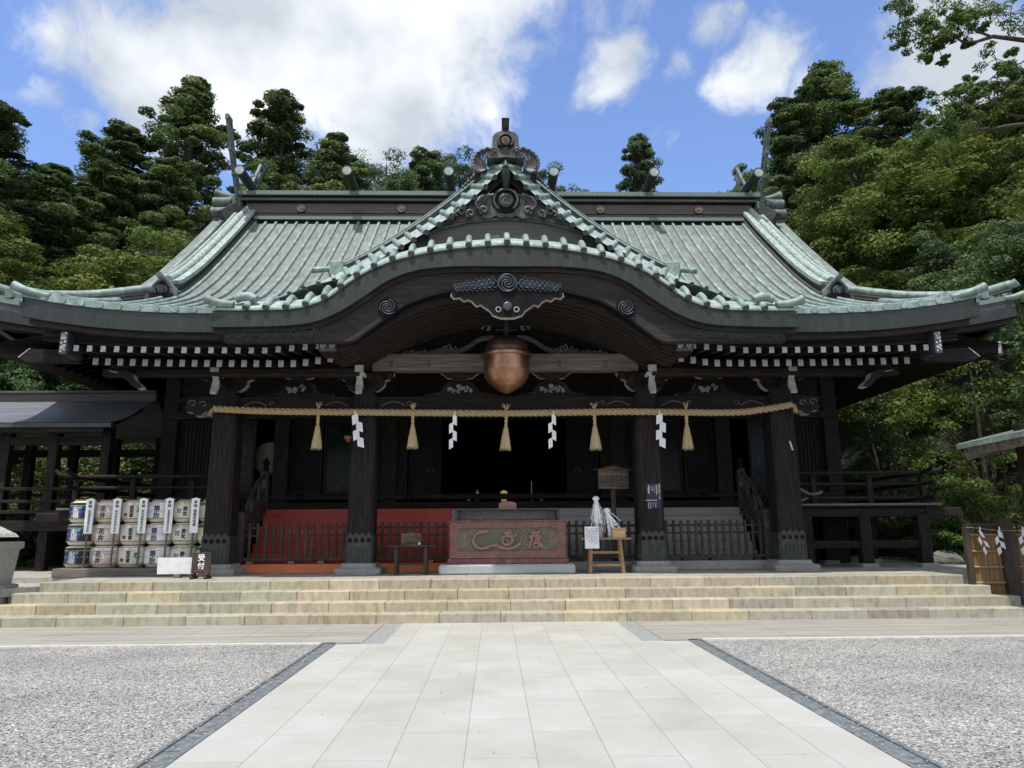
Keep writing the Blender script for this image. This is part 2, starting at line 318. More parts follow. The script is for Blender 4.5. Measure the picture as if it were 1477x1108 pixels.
# ---- lettering: each glyph a flat mesh, cached
GL = {}
def glyph(ch):
    if ch in GL: return GL[ch]
    c = bpy.data.curves.new('g', 'FONT'); c.body = ch; c.size = 1; c.resolution_u = 2; c.align_x = 'CENTER'
    o = bpy.data.objects.new('g', c); COL.objects.link(o); bpy.context.view_layer.update()
    me = bpy.data.meshes.new_from_object(o.evaluated_get(bpy.context.evaluated_depsgraph_get()))
    v = np.array([tuple(x.co)[:2] for x in me.vertices]) if len(me.vertices) else np.zeros((0, 2)); f = [tuple(p.vertices) for p in me.polygons]
    if len(v):
        mn, mx_ = v.min(0), v.max(0); cen = (mn+mx_)/2; v = v-cen
    bpy.data.objects.remove(o); bpy.data.curves.remove(c); bpy.data.meshes.remove(me)
    GL[ch] = (v, f); return GL[ch]
def write(mb, text, org, right, upv, size, mat=0, pitch=1.08, vertical=True, bend=None, stretch=1.0, bold=0):
    """write characters: vertical columns run down from org; bend=(centre, radius) wraps onto an upright cylinder"""
    org = Vector(org); right = Vector(right); upv = Vector(upv); nrm = right.cross(upv).normalized()
    for i, ch in enumerate(text):
        if ch == ' ': continue
        v, f = glyph(ch)
        if not len(v): continue
        off = (0, -i*size*pitch) if vertical else (i*size*pitch, 0)
        for b in ([(0, 0)] if not bold else [(0, 0), (bold, 0), (0, bold), (bold, bold)]):
            z = .0004*(b[0] > 0)+.0003*(b[1] > 0)
            pts = []
            for x, y in v:
                X, Y = x*size*stretch+off[0]+b[0]*size, y*size+off[1]+b[1]*size
                p = org+right*X+upv*Y+nrm*z
                if bend:
                    c, R_ = bend; a = X0ang(org, c)+X/R_
                    p = Vector((c[0]+(R_+z)*math.sin(a), c[1]-(R_+z)*math.cos(a), org.z+Y))
                pts.append(p)
            mb.add(pts, f, mat)
    return mb
def X0ang(o, c): return math.atan2(o[0]-c[0], -(o[1]-c[1]))
# ================================================================== GROUND AND PAVING
def hterr(x, y):
    h = 0.0
    b = max(0, y-34); h += min(.62*b, 22)
    l = max(0, -x-13.0) if y > 20 else 0; h += min(.65*l*min(1, max(0, (y-20)/6)), 12)
    r = max(0, x-11.5); h += min(1.05*r*min(1, max(0, (y-17)/5)), 17)
    return h
m = MB()
xs = [-300, -120, -60]+list(np.arange(-40, 41, 1.6))+[60, 120, 300]; ys = [-200, -60, -20]+list(np.arange(0, 80, 1.6))+[100, 160, 300]
def terr(x, y):
    h = hterr(x, y); n = .5*math.sin(x*.9+y*.4)+.4*math.sin(y*1.1-x*.5) if h > .3 else 0
    return (x, y, -.03+h+n*min(1, h*.4))
m.grid(terr, xs, ys)
tag(m.build('ground', soil), kind='structure')

def paving_mat():
    m = bpy.data.materials.new('pale paving slabs'); m.use_nodes = True; t = m.node_tree; n = t.nodes; l = t.links; b = n['Principled BSDF']
    c = n.new('ShaderNodeTexCoord'); sp = n.new('ShaderNodeSeparateXYZ'); l.new(c.outputs['Object'], sp.inputs[0])
    cb = n.new('ShaderNodeCombineXYZ'); l.new(sp.outputs['Y'], cb.inputs['X']); l.new(sp.outputs['X'], cb.inputs['Y'])
    br = n.new('ShaderNodeTexBrick'); br.inputs['Scale'].default_value = 1; br.inputs['Mortar Size'].default_value = .0045; br.inputs['Mortar Smooth'].default_value = .3
    br.inputs['Brick Width'].default_value = 1.02; br.inputs['Row Height'].default_value = .485; br.inputs['Bias'].default_value = 0; br.offset = .37; br.offset_frequency = 2
    br.inputs['Color1'].default_value = rgba((.405, .402, .375)); br.inputs['Color2'].default_value = rgba((.45, .448, .425)); br.inputs['Mortar'].default_value = rgba((.29, .28, .25))
    l.new(cb.outputs[0], br.inputs['Vector'])
    nz = n.new('ShaderNodeTexNoise'); nz.inputs['Scale'].default_value = 1.1; nz.inputs['Detail'].default_value = 9; nz.inputs['Roughness'].default_value = .65; l.new(c.outputs['Object'], nz.inputs['Vector'])
    r = n.new('ShaderNodeValToRGB'); r.color_ramp.elements[0].position = .3; r.color_ramp.elements[0].color = (.86, .85, .79, 1); r.color_ramp.elements[1].position = .68; r.color_ramp.elements[1].color = (1.06, 1.06, 1.06, 1)
    l.new(nz.outputs['Fac'], r.inputs[0]); mm = n.new('ShaderNodeMixRGB'); mm.blend_type = 'MULTIPLY'; mm.inputs[0].default_value = 1; l.new(br.outputs['Color'], mm.inputs[1]); l.new(r.outputs[0], mm.inputs[2])
    sz = n.new('ShaderNodeTexNoise'); sz.inputs['Scale'].default_value = 160; sz.inputs['Detail'].default_value = 3; l.new(c.outputs['Object'], sz.inputs['Vector'])
    r2 = n.new('ShaderNodeValToRGB'); r2.color_ramp.elements[0].position = .33; r2.color_ramp.elements[0].color = (.82, .82, .82, 1); r2.color_ramp.elements[1].position = .6; r2.color_ramp.elements[1].color = (1.03, 1.03, 1.03, 1)
    l.new(sz.outputs['Fac'], r2.inputs[0]); m2 = n.new('ShaderNodeMixRGB'); m2.blend_type = 'MULTIPLY'; m2.inputs[0].default_value = 1; l.new(mm.outputs[0], m2.inputs[1]); l.new(r2.outputs[0], m2.inputs[2])
    l.new(m2.outputs[0], b.inputs['Base Color']); b.inputs['Roughness'].default_value = .8
    bp = n.new('ShaderNodeBump'); bp.inputs['Strength'].default_value = .35; bp.inputs['Distance'].default_value = .006; l.new(br.outputs['Fac'], bp.inputs['Height']); bp.invert = True; l.new(bp.outputs[0], b.inputs['Normal'])
    return m
pave = paving_mat()
m = MB(); m.box(-2.38, 2.38, -6, 10.25, -.1, .012); m.box(-1.75, 1.75, 10.25, 12.42, -.1, .012); tag(m.build('stone_path', pave, origin=(.03, .1, 0)), kind='structure')
band_mat = material('buff paving band', [(.3, (.235, .22, .19)), (.5, (.30, .285, .25)), (.72, (.37, .355, .32))], (.25, 2.2, 1), 2.2, 9, .8, .2, 60, .003)
m = MB()
for sgn in (-1, 1):
    a, b = sorted((sgn*2.06, sgn*14)); x = a
    while x < b-.01:                                     # rows of slabs with open joints
        x2 = min(b, x+.92)
        for y0, y1 in ((10.45, 11.1), (11.105, 11.76), (11.765, 12.42)): m.box(x+.003, x2-.003, y0, y1, -.08, .008)
        x = x2
tag(m.build('pavement', band_mat), kind='structure')
grey_strip = material('grey edging stone', [(.3, (.21, .215, .21)), (.7, (.33, .34, .335))], (1, 1, 1), 12, 7, .75, .2, 60, .003)
m = MB()
for sgn in (-1, 1):
    a, b = sorted((sgn*1.753, sgn*2.055)); m.box(a, b, 10.252, 12.42, -.1, .006)
    a, b = sorted((sgn*2.06, sgn*14)); m.box(a, b, 10.38, 10.447, -.1, .004)
tag(m.build('edging_strip', grey_strip), kind='structure')
pale_curb = material('pale curb', [(.3, (.42, .41, .39)), (.7, (.62, .61, .58))], (1, 1, 1), 12, 6, .75)
m = MB()
for sgn in (-1, 1):
    a, b = sorted((sgn*2.60, sgn*14)); m.box(a, b, 10.28, 10.376, -.1, .022)
tag(m.build('curb', pale_curb), kind='structure')
drain_m = material('dark drain stone', [(.3, (.085, .097, .10)), (.55, (.16, .18, .185)), (.75, (.28, .305, .31))], (1, 1, 1), 14, 8, .6, .3, 50, .004)
m = MB()
for sgn in (-1, 1):
    def bx(a, b, *r):
        a, b = sorted((sgn*a, sgn*b)); m.box(a, b, *r)
    bx(2.384, 2.425, -6, 10.25, -.1, .016); bx(2.565, 2.60, -6, 10.37, -.1, .016); bx(2.425, 2.565, -6, 10.25, -.1, -.012)
    y = -3.0
    while y < 10.2:                                      # grating bars
        bx(2.427, 2.563, y, y+.485, -.012, .004); y += .5
tag(m.build('drain_channel', drain_m), kind='structure')
def gravel_mat():
    m = bpy.data.materials.new('grey gravel'); m.use_nodes = True; t = m.node_tree; n = t.nodes; l = t.links; b = n['Principled BSDF']
    c = n.new('ShaderNodeTexCoord'); vo = n.new('ShaderNodeTexVoronoi'); vo.inputs['Scale'].default_value = 62; vo.inputs['Randomness'].default_value = 1; l.new(c.outputs['Object'], vo.inputs['Vector'])
    sp = n.new('ShaderNodeSeparateColor'); l.new(vo.outputs['Color'], sp.inputs[0])
    r = n.new('ShaderNodeValToRGB'); e = r.color_ramp.elements; e[0].position = 0; e[0].color = (.12, .12, .12, 1); e[1].position = 1; e[1].color = (.78, .77, .74, 1)
    for p, cc in ((.3, (.31, .307, .30, 1)), (.6, (.42, .415, .40, 1)), (.85, (.53, .525, .505, 1))): q = e.new(p); q.color = cc
    l.new(sp.outputs[0], r.inputs[0])
    rr = n.new('ShaderNodeValToRGB'); rr.color_ramp.elements[0].position = .25; rr.color_ramp.elements[0].color = (1, 1, 1, 1); rr.color_ramp.elements[1].position = .75; rr.color_ramp.elements[1].color = (.42, .42, .42, 1)
    l.new(vo.outputs['Distance'], rr.inputs[0]); mm = n.new('ShaderNodeMixRGB'); mm.blend_type = 'MULTIPLY'; mm.inputs[0].default_value = .8; l.new(r.outputs[0], mm.inputs[1]); l.new(rr.outputs[0], mm.inputs[2])
    nz = n.new('ShaderNodeTexNoise'); nz.inputs['Scale'].default_value = .8; nz.inputs['Detail'].default_value = 6; l.new(c.outputs['Object'], nz.inputs['Vector'])
    r3 = n.new('ShaderNodeValToRGB'); r3.color_ramp.elements[0].position = .35; r3.color_ramp.elements[0].color = (.82, .82, .84, 1); r3.color_ramp.elements[1].position = .65; r3.color_ramp.elements[1].color = (1.12, 1.1, 1.05, 1)
    l.new(nz.outputs['Fac'], r3.inputs[0]); m3 = n.new('ShaderNodeMixRGB'); m3.blend_type = 'MULTIPLY'; m3.inputs[0].default_value = 1; l.new(mm.outputs[0], m3.inputs[1]); l.new(r3.outputs[0], m3.inputs[2])
    l.new(m3.outputs[0], b.inputs['Base Color']); b.inputs['Roughness'].default_value = .9
    bp = n.new('ShaderNodeBump'); bp.inputs['Strength'].default_value = .9; bp.inputs['Distance'].default_value = .012; bp.invert = True; l.new(vo.outputs['Distance'], bp.inputs['Height']); l.new(bp.outputs[0], b.inputs['Normal'])
    return m
m = MB()
for sgn in (-1, 1):
    a, b = sorted((sgn*2.60, sgn*30))
    m.box(a, b, -8, 10.28, -.1, .002)
    a, b = sorted((sgn*14, sgn*30)); m.box(a, b, 10.28, 14, -.1, .002)
grm = gravel_mat()
tag(m.build('gravel_court', grm), kind='structure')
# loose stones lying on the gravel near the camera (nobody could count them)
m = MB()
pr = []
for q in range(6):
    v = RNG.normal(size=(6, 3)); v /= np.linalg.norm(v, axis=1)[:, None]
    base = np.array([(1, 0, 0), (0, 1, 0), (-1, 0, 0), (0, -1, 0), (0, 0, 1), (0, 0, -1)], float)+v*.35
    pr.append(base*np.array([1, .8, .55]))
OF = [(0, 1, 4), (1, 2, 4), (2, 3, 4), (3, 0, 4), (1, 0, 5), (2, 1, 5), (3, 2, 5), (0, 3, 5)]
for k in range(9000):
    sgn = random.choice((-1, 1)); y = 3.9+6.3*random.random()**1.5; x = sgn*random.uniform(2.63, 2.63+.85*y*.9)
    r = random.uniform(.006, .0145); a = random.uniform(0, 6.28); ca, sa = math.cos(a), math.sin(a); v = pr[k % 6]*r
    g = random.choice((.4, .6, .7, .8, .9, 1.0, 1.2)); w_ = random.uniform(.92, 1.0)
    m.add([(x+p[0]*ca-p[1]*sa, y+p[0]*sa+p[1]*ca, .004+r*.35+p[2]) for p in v], OF, 0, False, (g, g*w_, g*w_*w_))
for k in range(260):                                       # a few strays on the drains
    sgn = random.choice((-1, 1)); x = sgn*random.uniform(2.42, 2.62); y = random.uniform(4, 10); r = random.uniform(.005, .01); v = pr[k % 6]*r
    m.add([(x+p[0], y+p[1], .018+p[2]) for p in v], OF, 0, False, (1.2, 1.15, 1.05))
stone_chip = material('gravel stone', [(.3, (.34, .33, .31)), (.7, (.5, .48, .45))], (1, 1, 1), 40, 3, .9, tone=1)
tag(m.build('gravel', stone_chip), kind='stuff')
leaf_dry = material('dry leaf', [(.3, (.06, .045, .02)), (.7, (.22, .17, .06))], (1, 1, 1), 30, 3, .8)
m = MB(); rl_ = random.Random(12)
for k in range(46):
    x, y = rl_.uniform(-2.3, 2.3), rl_.uniform(3.8, 12.2); 
    if y > 10.3: x *= .7
    r = rl_.uniform(.005, .013); a = rl_.uniform(0, 6.28); ca, sa = math.cos(a)*r, math.sin(a)*r
    m.add([(x-ca, y-sa, .014), (x+sa*.4, y-ca*.4, .018), (x+ca, y+sa, .016), (x-sa*.4, y+ca*.4, .02)], [(0, 1, 2, 3)])
tag(m.build('leaf_litter', leaf_dry), kind='stuff')
# ---- the four stone steps and the platform, block by block
m = MB(); rs = random.Random(3)
def tonefor(x, k):
    t = rs.uniform(.84, 1.10); wv = rs.random()
    g = (t, t*rs.uniform(.985, 1.005), t*rs.uniform(.92, 1.04))
    if x < -4.2 and wv < .5+(.25 if k == 0 else 0): g = (t*.88, t*.975, t*1.0)
    elif x > 4.2 and wv < .55: g = (t*.91, t*.97, t*1.06)
    elif wv > .86: g = (t*.84, t*.87, t*.95)
    return g
half = [9.2, 8.87, 8.6, 8.35]
for k in range(4):
    hw = half[k]; y0 = 12.42+.35*k; z0, z1 = .16*k, .16*(k+1); x = -hw
    while x < hw-.01:
        L = rs.uniform(.88, 1.12); x2 = min(hw, x+L)
        if hw-x2 < .4: x2 = hw
        j = rs.uniform(-.004, .004)
        m.bbox(x+.0028, x2-.0028, y0+j, y0+.36 if k < 3 else y0+.42, z0-.02 if k else -.1, z1+j*.5, .011, 0, tonefor(x, k)); x = x2
m.box(-9.15, 9.15, 12.6, 13.3, -.1, .13, 0, (.5, .5, .5))
m.box(-8.8, 8.8, 12.9, 14.3, -.1, .29, 0, (.5, .5, .5)); m.box(-8.55, 8.55, 13.3, 14.3, -.1, .45, 0, (.5, .5, .5)); m.box(-8.3, 8.3, 13.6, 14.3, -.1, .61, 0, (.5, .5, .5))
tag(m.build('stone_steps', step_mat), kind='structure')
plat = material('platform paving', [(.3, (.25, .235, .205)), (.55, (.36, .34, .30)), (.8, (.47, .45, .40))], (1, 1, 1), 5, 9, .85, .3, 30, .004)
m = MB(); rs = random.Random(5)
y = 13.9
while y < 16.2:
    x = -8.35
    while x < 8.34:
        x2 = min(8.35, x+rs.uniform(.9, 1.3)); m.bbox(x+.003, x2-.003, y, y+.594, .3, .638+rs.uniform(-.002, .002), .006); x = x2
    y += .6
m.box(-13, 14.5, 15.2, 36, -.1, .628); m.box(-11, -8.354, 13.9, 15.2, -.1, .52)
m.box(8.354, 12, 15.0, 15.2, -.1, .45); m.box(8.354, 12, 14.2, 15.0, -.1, .3)
tag(m.build('stone_platform', plat), kind='structure')

# ================================================================== THE SHRINE HALL
hall = empty('shrine_hall', (0, 16, .64), 'large dark wooden shrine hall with a patinated copper roof and undulating front gable', 'shrine')
prof = lut([(13.3, 5.635), (15.5, 6.27), (18, 7.38), (19.4, 8.30), (20.55, 9.25), (22.2, 10.72), (23.7, 12.14), (24.3, 12.75)], 120)
def upf(x, y):
    a = max(0, (abs(x)-5.5)/3.7); return .33*min(a, 1.1)**2.4*max(0, 1-(y-13.3)/5.2)
def upm(x, y):
    a = max(0, (abs(x)-7)/5); return .50*min(a, 1.2)**2.2*max(0, 1-(y-16)/3)
def zr(x, y): return prof(y)+upf(x, y)
copper_lite2 = material('weathered finial copper', [(.3, (.055, .070, .062)), (.55, (.12, .155, .14)), (.8, (.26, .33, .30))], (3, 3, 1), 3, 7, .6, .2, 12, .004)
# ---- roof sheet
m = MB(); ys_ = list(np.linspace(13.3, 24.2, 46))
xs_ = [-9.15+i*18.3/60 for i in range(61)]
ysf = [y for y in ys_ if y <= 18.6]; ysb = [18.3]+[y for y in ys_ if y > 18.4]
for xa in ([x for x in xs_ if x < -4.8], [x for x in xs_ if x > 4.8]): m.grid(lambda x, y: (x, y, zr(x, y)), xa, ys_, 0)
m.grid(lambda x, y: (x, y, zr(x, y)), [x for x in xs_ if abs(x) < 4.95], [15.6]+[y for y in ys_ if y > 15.7], 0)
# front hips beyond the porch: from the gable foot to the upturned corner
def hipf(x, v):
    """front main eave beyond the porch: x from 9.15 to 12, v 0 (eave) .. 1 (hip line)"""
    ax = abs(x); ytop = 18.5-(ax-9.15)*(2.5/2.85); y = 16+v*(ytop-16)
    return (x, y, 6.34+(prof(min(y, 18.5))-prof(16))*.98+upm(x, y))
for sg in (-1, 1):
    m.grid(lambda u, v: hipf(sg*u, v), list(np.linspace(9.0, 12.0, 12)), list(np.linspace(0, 1, 8)), 0)
    # side roof, from the hip line back to the rear hip
    def sider(u, y):      # u 0 at the gable wall (x 9.1), 1 at the side eave (x 12)
        x = 9.15+2.85*u; f = (18.5-(x-9.15)*(2.5/2.85)); yy = f+(y)*(2*(24-f)); zt = prof(18.5)
        zz = 6.34+(zt-6.26)*(1-u)**1.25; e = min(abs(yy-16), abs(32-yy)); c = max(0, 1-e/4.5)
        return (sg*x, yy, zz+.50*u**2.2*c**1.6)
    m.grid(sider, list(np.linspace(0, 1, 9)), list(np.linspace(0, 1, 24)), 0)
    # verge strip outside the descending ridge
    m.grid(lambda x, y: (sg*x, y, prof(y)+.10*((x-9.1)/.85)**2 - .0), [9.1, 9.4, 9.7, 9.95], list(np.linspace(18.5, 24.2, 20)), 0)
# rear slope (plain)
m.grid(lambda x, y: (x, 48-y, prof(y)), [-9.95, -5, 0, 5, 9.95], list(np.linspace(16, 24.2, 24)), 0)
# standing rolls that run down the slope
SP = .353; n_ = int(9.1/SP)
for i in range(-n_, n_+1):
    x = i*SP
    yst = 13.32 if abs(x) > 5.35 else 15.0
    if abs(x) > 8.45 and abs(x) < 9.1: yst = 13.32
    yy = np.linspace(yst, 24.15, 34)
    if abs(x) > 8.6: yy = np.linspace(13.32, 18.6, 18)
    m.tube([(x, y, zr(x, y)+.035) for y in yy], .052, 8, 1)
for sg in (-1, 1):
    for x in np.arange(9.35, 12.0, SP):
        m.tube([tuple(np.array(hipf(sg*x, v))+(0, 0, .035)) for v in np.linspace(0, .98, 8)], .05, 8, 1)
        v = hipf(sg*x, 0); m.tube([(v[0], v[1]-.03, v[2]+.02), (v[0], v[1]+.35, v[2]+.05)], .085, 12, 1)
    for k in range(18):       # side rolls
        yy_ = k/18; m.tube([tuple(np.array(sider(u, yy_))+(0, 0, .035)) for u in np.linspace(.05, 1, 6)], .05, 6, 1)
    for x in (9.25, 9.62):
        m.tube([(sg*x, y, prof(y)+.06+.10*((x-9.1)/.85)**2) for y in np.linspace(18.5, 24.1, 18)], .07, 8, 1)
roof = m.build('roof', [copper, copper_roll], hall)
# ---- porch eave edge: round roll ends, dark edge board, green fascia
def edge(mb, xs, f, y, rr=.09, drop=.22, L=.5, s0=1, cap=2):
    for x in xs:
        z = f(x); mb.tube([(x, y-.03, z+.01), (x, y+L*.5, z+.04), (x, y+L, z+.09)], rr, 14, s0, capmat=cap)
def strip(mb, xs, f, z0, z1, y0, y1, mat=0):
    """a curved board between heights f+z0 and f+z1, from y0 (front) to y1"""
    n = len(xs); v = []
    for x in xs: v += [(x, y0, f(x)+z0), (x, y0, f(x)+z1), (x, y1, f(x)+z1), (x, y1, f(x)+z0)]
    fs = []
    for i in range(n-1):
        a, b = 4*i, 4*i+4
        fs += [(a, b, b+1, a+1), (a+1, b+1, b+2, a+2), (a+2, b+2, b+3, a+3), (a+3, b+3, b, a)]
    fs += [(0, 1, 2, 3), (4*n-1, 4*n-2, 4*n-3, 4*n-4)]
    mb.add(v, fs, mat, False)
fz = lambda x: zr(x, 13.3)
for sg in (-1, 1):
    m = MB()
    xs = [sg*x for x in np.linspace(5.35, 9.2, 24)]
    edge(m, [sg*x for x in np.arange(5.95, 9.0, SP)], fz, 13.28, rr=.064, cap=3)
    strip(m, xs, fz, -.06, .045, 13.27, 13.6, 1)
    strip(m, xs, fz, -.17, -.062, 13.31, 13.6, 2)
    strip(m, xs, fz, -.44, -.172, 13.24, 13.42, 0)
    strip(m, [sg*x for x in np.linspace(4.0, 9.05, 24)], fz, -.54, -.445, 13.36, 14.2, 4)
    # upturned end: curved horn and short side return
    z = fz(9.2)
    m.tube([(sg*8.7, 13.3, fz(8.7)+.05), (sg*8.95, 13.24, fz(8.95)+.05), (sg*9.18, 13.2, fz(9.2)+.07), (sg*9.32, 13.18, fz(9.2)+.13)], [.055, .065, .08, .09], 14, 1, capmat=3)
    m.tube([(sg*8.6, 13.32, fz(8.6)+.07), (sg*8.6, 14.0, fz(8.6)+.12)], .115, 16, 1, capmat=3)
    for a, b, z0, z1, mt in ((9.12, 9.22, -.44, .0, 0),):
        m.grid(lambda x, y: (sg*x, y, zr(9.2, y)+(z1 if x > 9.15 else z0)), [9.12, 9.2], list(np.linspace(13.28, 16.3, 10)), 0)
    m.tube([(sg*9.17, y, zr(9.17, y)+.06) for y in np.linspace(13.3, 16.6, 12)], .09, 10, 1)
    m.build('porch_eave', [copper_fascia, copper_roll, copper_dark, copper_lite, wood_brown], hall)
# ---- main eave beyond the porch (both corners)
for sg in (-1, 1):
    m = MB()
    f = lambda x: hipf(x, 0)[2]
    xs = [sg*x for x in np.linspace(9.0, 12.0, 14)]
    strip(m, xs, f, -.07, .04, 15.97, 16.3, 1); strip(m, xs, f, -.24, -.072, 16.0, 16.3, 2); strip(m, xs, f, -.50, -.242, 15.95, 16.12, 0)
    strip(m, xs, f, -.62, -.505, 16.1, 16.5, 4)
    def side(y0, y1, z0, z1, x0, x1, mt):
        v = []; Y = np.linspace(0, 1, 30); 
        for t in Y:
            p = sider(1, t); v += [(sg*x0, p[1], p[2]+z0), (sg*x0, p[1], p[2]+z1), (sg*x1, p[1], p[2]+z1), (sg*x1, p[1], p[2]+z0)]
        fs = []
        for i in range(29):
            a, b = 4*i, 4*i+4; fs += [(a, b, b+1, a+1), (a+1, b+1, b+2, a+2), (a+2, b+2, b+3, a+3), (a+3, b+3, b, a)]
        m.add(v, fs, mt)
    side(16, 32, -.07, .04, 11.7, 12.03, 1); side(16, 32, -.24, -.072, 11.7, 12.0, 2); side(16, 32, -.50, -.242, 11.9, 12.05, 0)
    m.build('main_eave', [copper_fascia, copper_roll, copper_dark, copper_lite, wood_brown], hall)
# ---- hip ridges
for sg in (-1, 1):
    m = MB(); pts = spline([(9.2, 18.5, 0), (10.2, 17.55, 0), (11.2, 16.75, 0), (12.0, 16.0, 0)], 24)
    top = lut([(9.2, 7.88), (10.2, 7.38), (10.9, 7.17), (11.5, 7.06), (12.0, 7.12)])
    P = [(sg*p[0], p[1], top(p[0])) for p in pts]
    for a, b in zip(P[:-1], P[1:]):
        m.beam((a[0], a[1], a[2]-.30), (b[0], b[1], b[2]-.30), .20, .52, mat=2)
        m.beam((a[0], a[1], a[2]-.14), (b[0], b[1], b[2]-.14), .26, .03, mat=0); m.beam((a[0], a[1], a[2]-.24), (b[0], b[1], b[2]-.24), .28, .03, mat=0)
    m.tube(P, .115, 10, 1, sx=1.25)
    m.tube([P[-2], P[-1], (sg*12.04, 15.95, 7.13), (sg*12.08, 15.9, 7.16)], [.10, .10, .10, .105], 12, 1)
    m.tube([(sg*11.8, 16.0, 6.78), (sg*12.0, 15.9, 6.80), (sg*12.14, 15.82, 6.84)], [.06, .07, .08], 12, 1, capmat=2)
    m.tube([(sg*11.3, 15.95, 6.86), (sg*11.3, 16.5, 6.9)], .10, 14, 1)
    m.build('hip_ridge', [ridge_wood, copper_roll, copper_dark], roof)
# ---- descending ridges with their end ornaments
oni = [(-.30, 0), (-.30, .10), (-.20, .14), (-.19, .30), (-.10, .43), (0, .47), (.10, .43), (.19, .30), (.20, .14), (.30, .10), (.30, 0)]
for sg in (-1, 1):
    m = MB(); Y = list(np.linspace(18.35, 24.3, 22)); X0 = 8.85
    for a, b in zip(Y[:-1], Y[1:]):
        za, zb = prof(a), prof(b)
        m.beam((sg*X0, a, za+.16), (sg*X0, b, zb+.16), .42, .40, mat=2)
        m.beam((sg*X0, a, za+.41), (sg*X0, b, zb+.41), .62, .10, mat=0)
        m.beam((sg*(X0-.28), a, za+.10), (sg*(X0-.28), b, zb+.10), .10, .08, mat=3)
    m.tube([(sg*X0, y, prof(y)+.50) for y in Y], .10, 10, 0)
    m.tube([(sg*(X0+.26), y, prof(y)+.48) for y in Y], .05, 8, 0)
    o_ = m.build('descending_ridge', [copper_lite, copper_roll, copper_dark, ridge_wood], roof)
    m = MB(); zb = prof(18.1)-.04
    m.prism([(sg*X0+a*1.4, zb+b*1.22) for a, b in oni], 18.0, 18.4, 0, 1)
    m.prism([(sg*X0+a*1.0, zb+.07+b*.92) for a, b in oni], 17.97, 18.0, 2)
    m.lathe((sg*X0, 17.93, zb+.27), [(0, 0), (.08, 0), (.11, .03), (.11, .06)], 18, 0, 'y')
    m.tube([(sg*X0+.15*math.cos(t), 17.95, zb+.24+.13*math.sin(t)) for t in np.linspace(-.6, 3.74, 14)], .022, 6, 0)
    m.tube([(sg*X0, 18.35, zb+.52), (sg*X0, 17.95, zb+.585), (sg*(X0+.02), 17.8, zb+.62)], [.07, .075, .08], 14, 1, capmat=0)
    m.build('ridge_end_ornament', [copper_dark, copper_roll, wood_black], o_)
# ---- main ridge
m = MB(); X1 = 9.15
m.box(-8.45, 8.45, 23.48, 24.52, 11.7, 12.06, 2)
m.box(-8.5, 8.5, 23.40, 24.60, 12.06, 12.17, 1)
m.box(-8.85, 8.85, 23.55, 24.45, 12.17, 12.72, 0); m.box(-8.85, 8.85, 23.52, 24.48, 12.34, 12.36, 2)
m.box(-8.95, 8.95, 23.50, 24.50, 12.72, 12.78, 2); m.box(-9.0, 9.0, 23.42, 24.58, 12.78, 12.86, 0); m.box(-9.0, 9.0, 23.48, 24.52, 12.86, 12.96, 2)
for x in np.arange(-9.1, 9.1, .16):
    m.box(x, x+.154, 23.36, 24.64, 12.962, 13.11, 1)
ridge = m.build('ridge', [ridge_wood, copper_roll, wood_black], roof)
cm_ = MB(); cm_.lathe((0, 0, 0), [(0, -.05), (.05, -.05), (.06, -.03), (.12, -.03), (.145, -.05), (.155, 0)], 20, 0, 'y')
for q in range(3): cm_.tube([(.03*math.cos(a), -.04, .03*math.sin(a)) if 0 else ((.03+.06*t)*math.cos(2.09*q+t*2.2), -.045, (.03+.06*t)*math.sin(2.09*q+t*2.2)) for t in np.linspace(0, 1, 7)], .012, 5, 0)
crest_m = material('brown bronze crest', [(.3, (.12, .075, .055)), (.7, (.24, .16, .12))], (1, 1, 1), 12, 4, .5)
first = None
for x in (-6.95, -3.48, 3.48, 6.95):
    if first is None: first = cm_.build('crest', crest_m, ridge, origin=(0, 0, 0)); first.location = Vector((x, 23.52, 12.53))-ORIG[ridge.name]
    else: c = first.copy(); COL.objects.link(c); c.location = Vector((x, 23.52, 12.53))-ORIG[ridge.name]
def fixloc(o, p, parent): o.location = Vector(p)-ORIG[parent.name]; ORIG[o.name] = Vector(p)
# ridge logs
lg = MB(); lg.tube([(0, -1.75, .0), (0, -.4, 0), (0, .4, 0), (0, 1.75, .0)], [.165, .16, .16, .165], 24, 0, capmat=1)
for y in (-1.755, 1.755): lg.lathe((0, y, 0), [(.15, 0), (.18, 0), (.18, .07*(-1 if y > 0 else 1)), (.16, .08*(-1 if y > 0 else 1))], 24, 0, 'y')
log0 = None
for x in (-8.7, -5.15, -1.76, 1.76, 5.15, 8.7):
    o_ = lg.build('ridge_log', [copper_fascia, copper_lite], roof, origin=(0, 0, 0)) if log0 is None else log0.copy()
    if log0 is not None: COL.objects.link(o_)
    log0 = log0 or o_; o_.location = Vector((x, 24.0, 13.29))-ORIG[roof.name]
# forked finials
for sg in (-1, 1):
    m = MB(); X0 = 9.12*sg
    fr = spline([(24.0, 12.5), (23.35, 13.4), (22.75, 14.3), (22.3, 15.2)], 12); bk = spline([(23.5, 12.6), (24.3, 13.5), (24.9, 14.3), (25.4, 15.05)], 12)
    for path, xo in ((fr, .07), (bk, -.07)):
        for (y0, z0), (y1, z1) in zip(path[:-1], path[1:]):
            for q in (-.15, .15): m.beam((X0+sg*xo, y0+q, z0), (X0+sg*xo, y1+q, z1), .10, .09, (0, 1, 0))
        for i in (0, 2, 5, 8, len(path)-1): y, z = path[i]; m.box(X0+sg*xo-.06, X0+sg*xo+.06, y-.2, y+.2, z-.12, z+.06, 0)
        (y0, z0), (y1, z1) = path[0], path[3]; m.beam((X0+sg*xo, y0, z0), (X0+sg*xo, y1, z1), .09, .38, (0, 1, 0))
    m.build('forked_finial', [copper_lite2], roof)
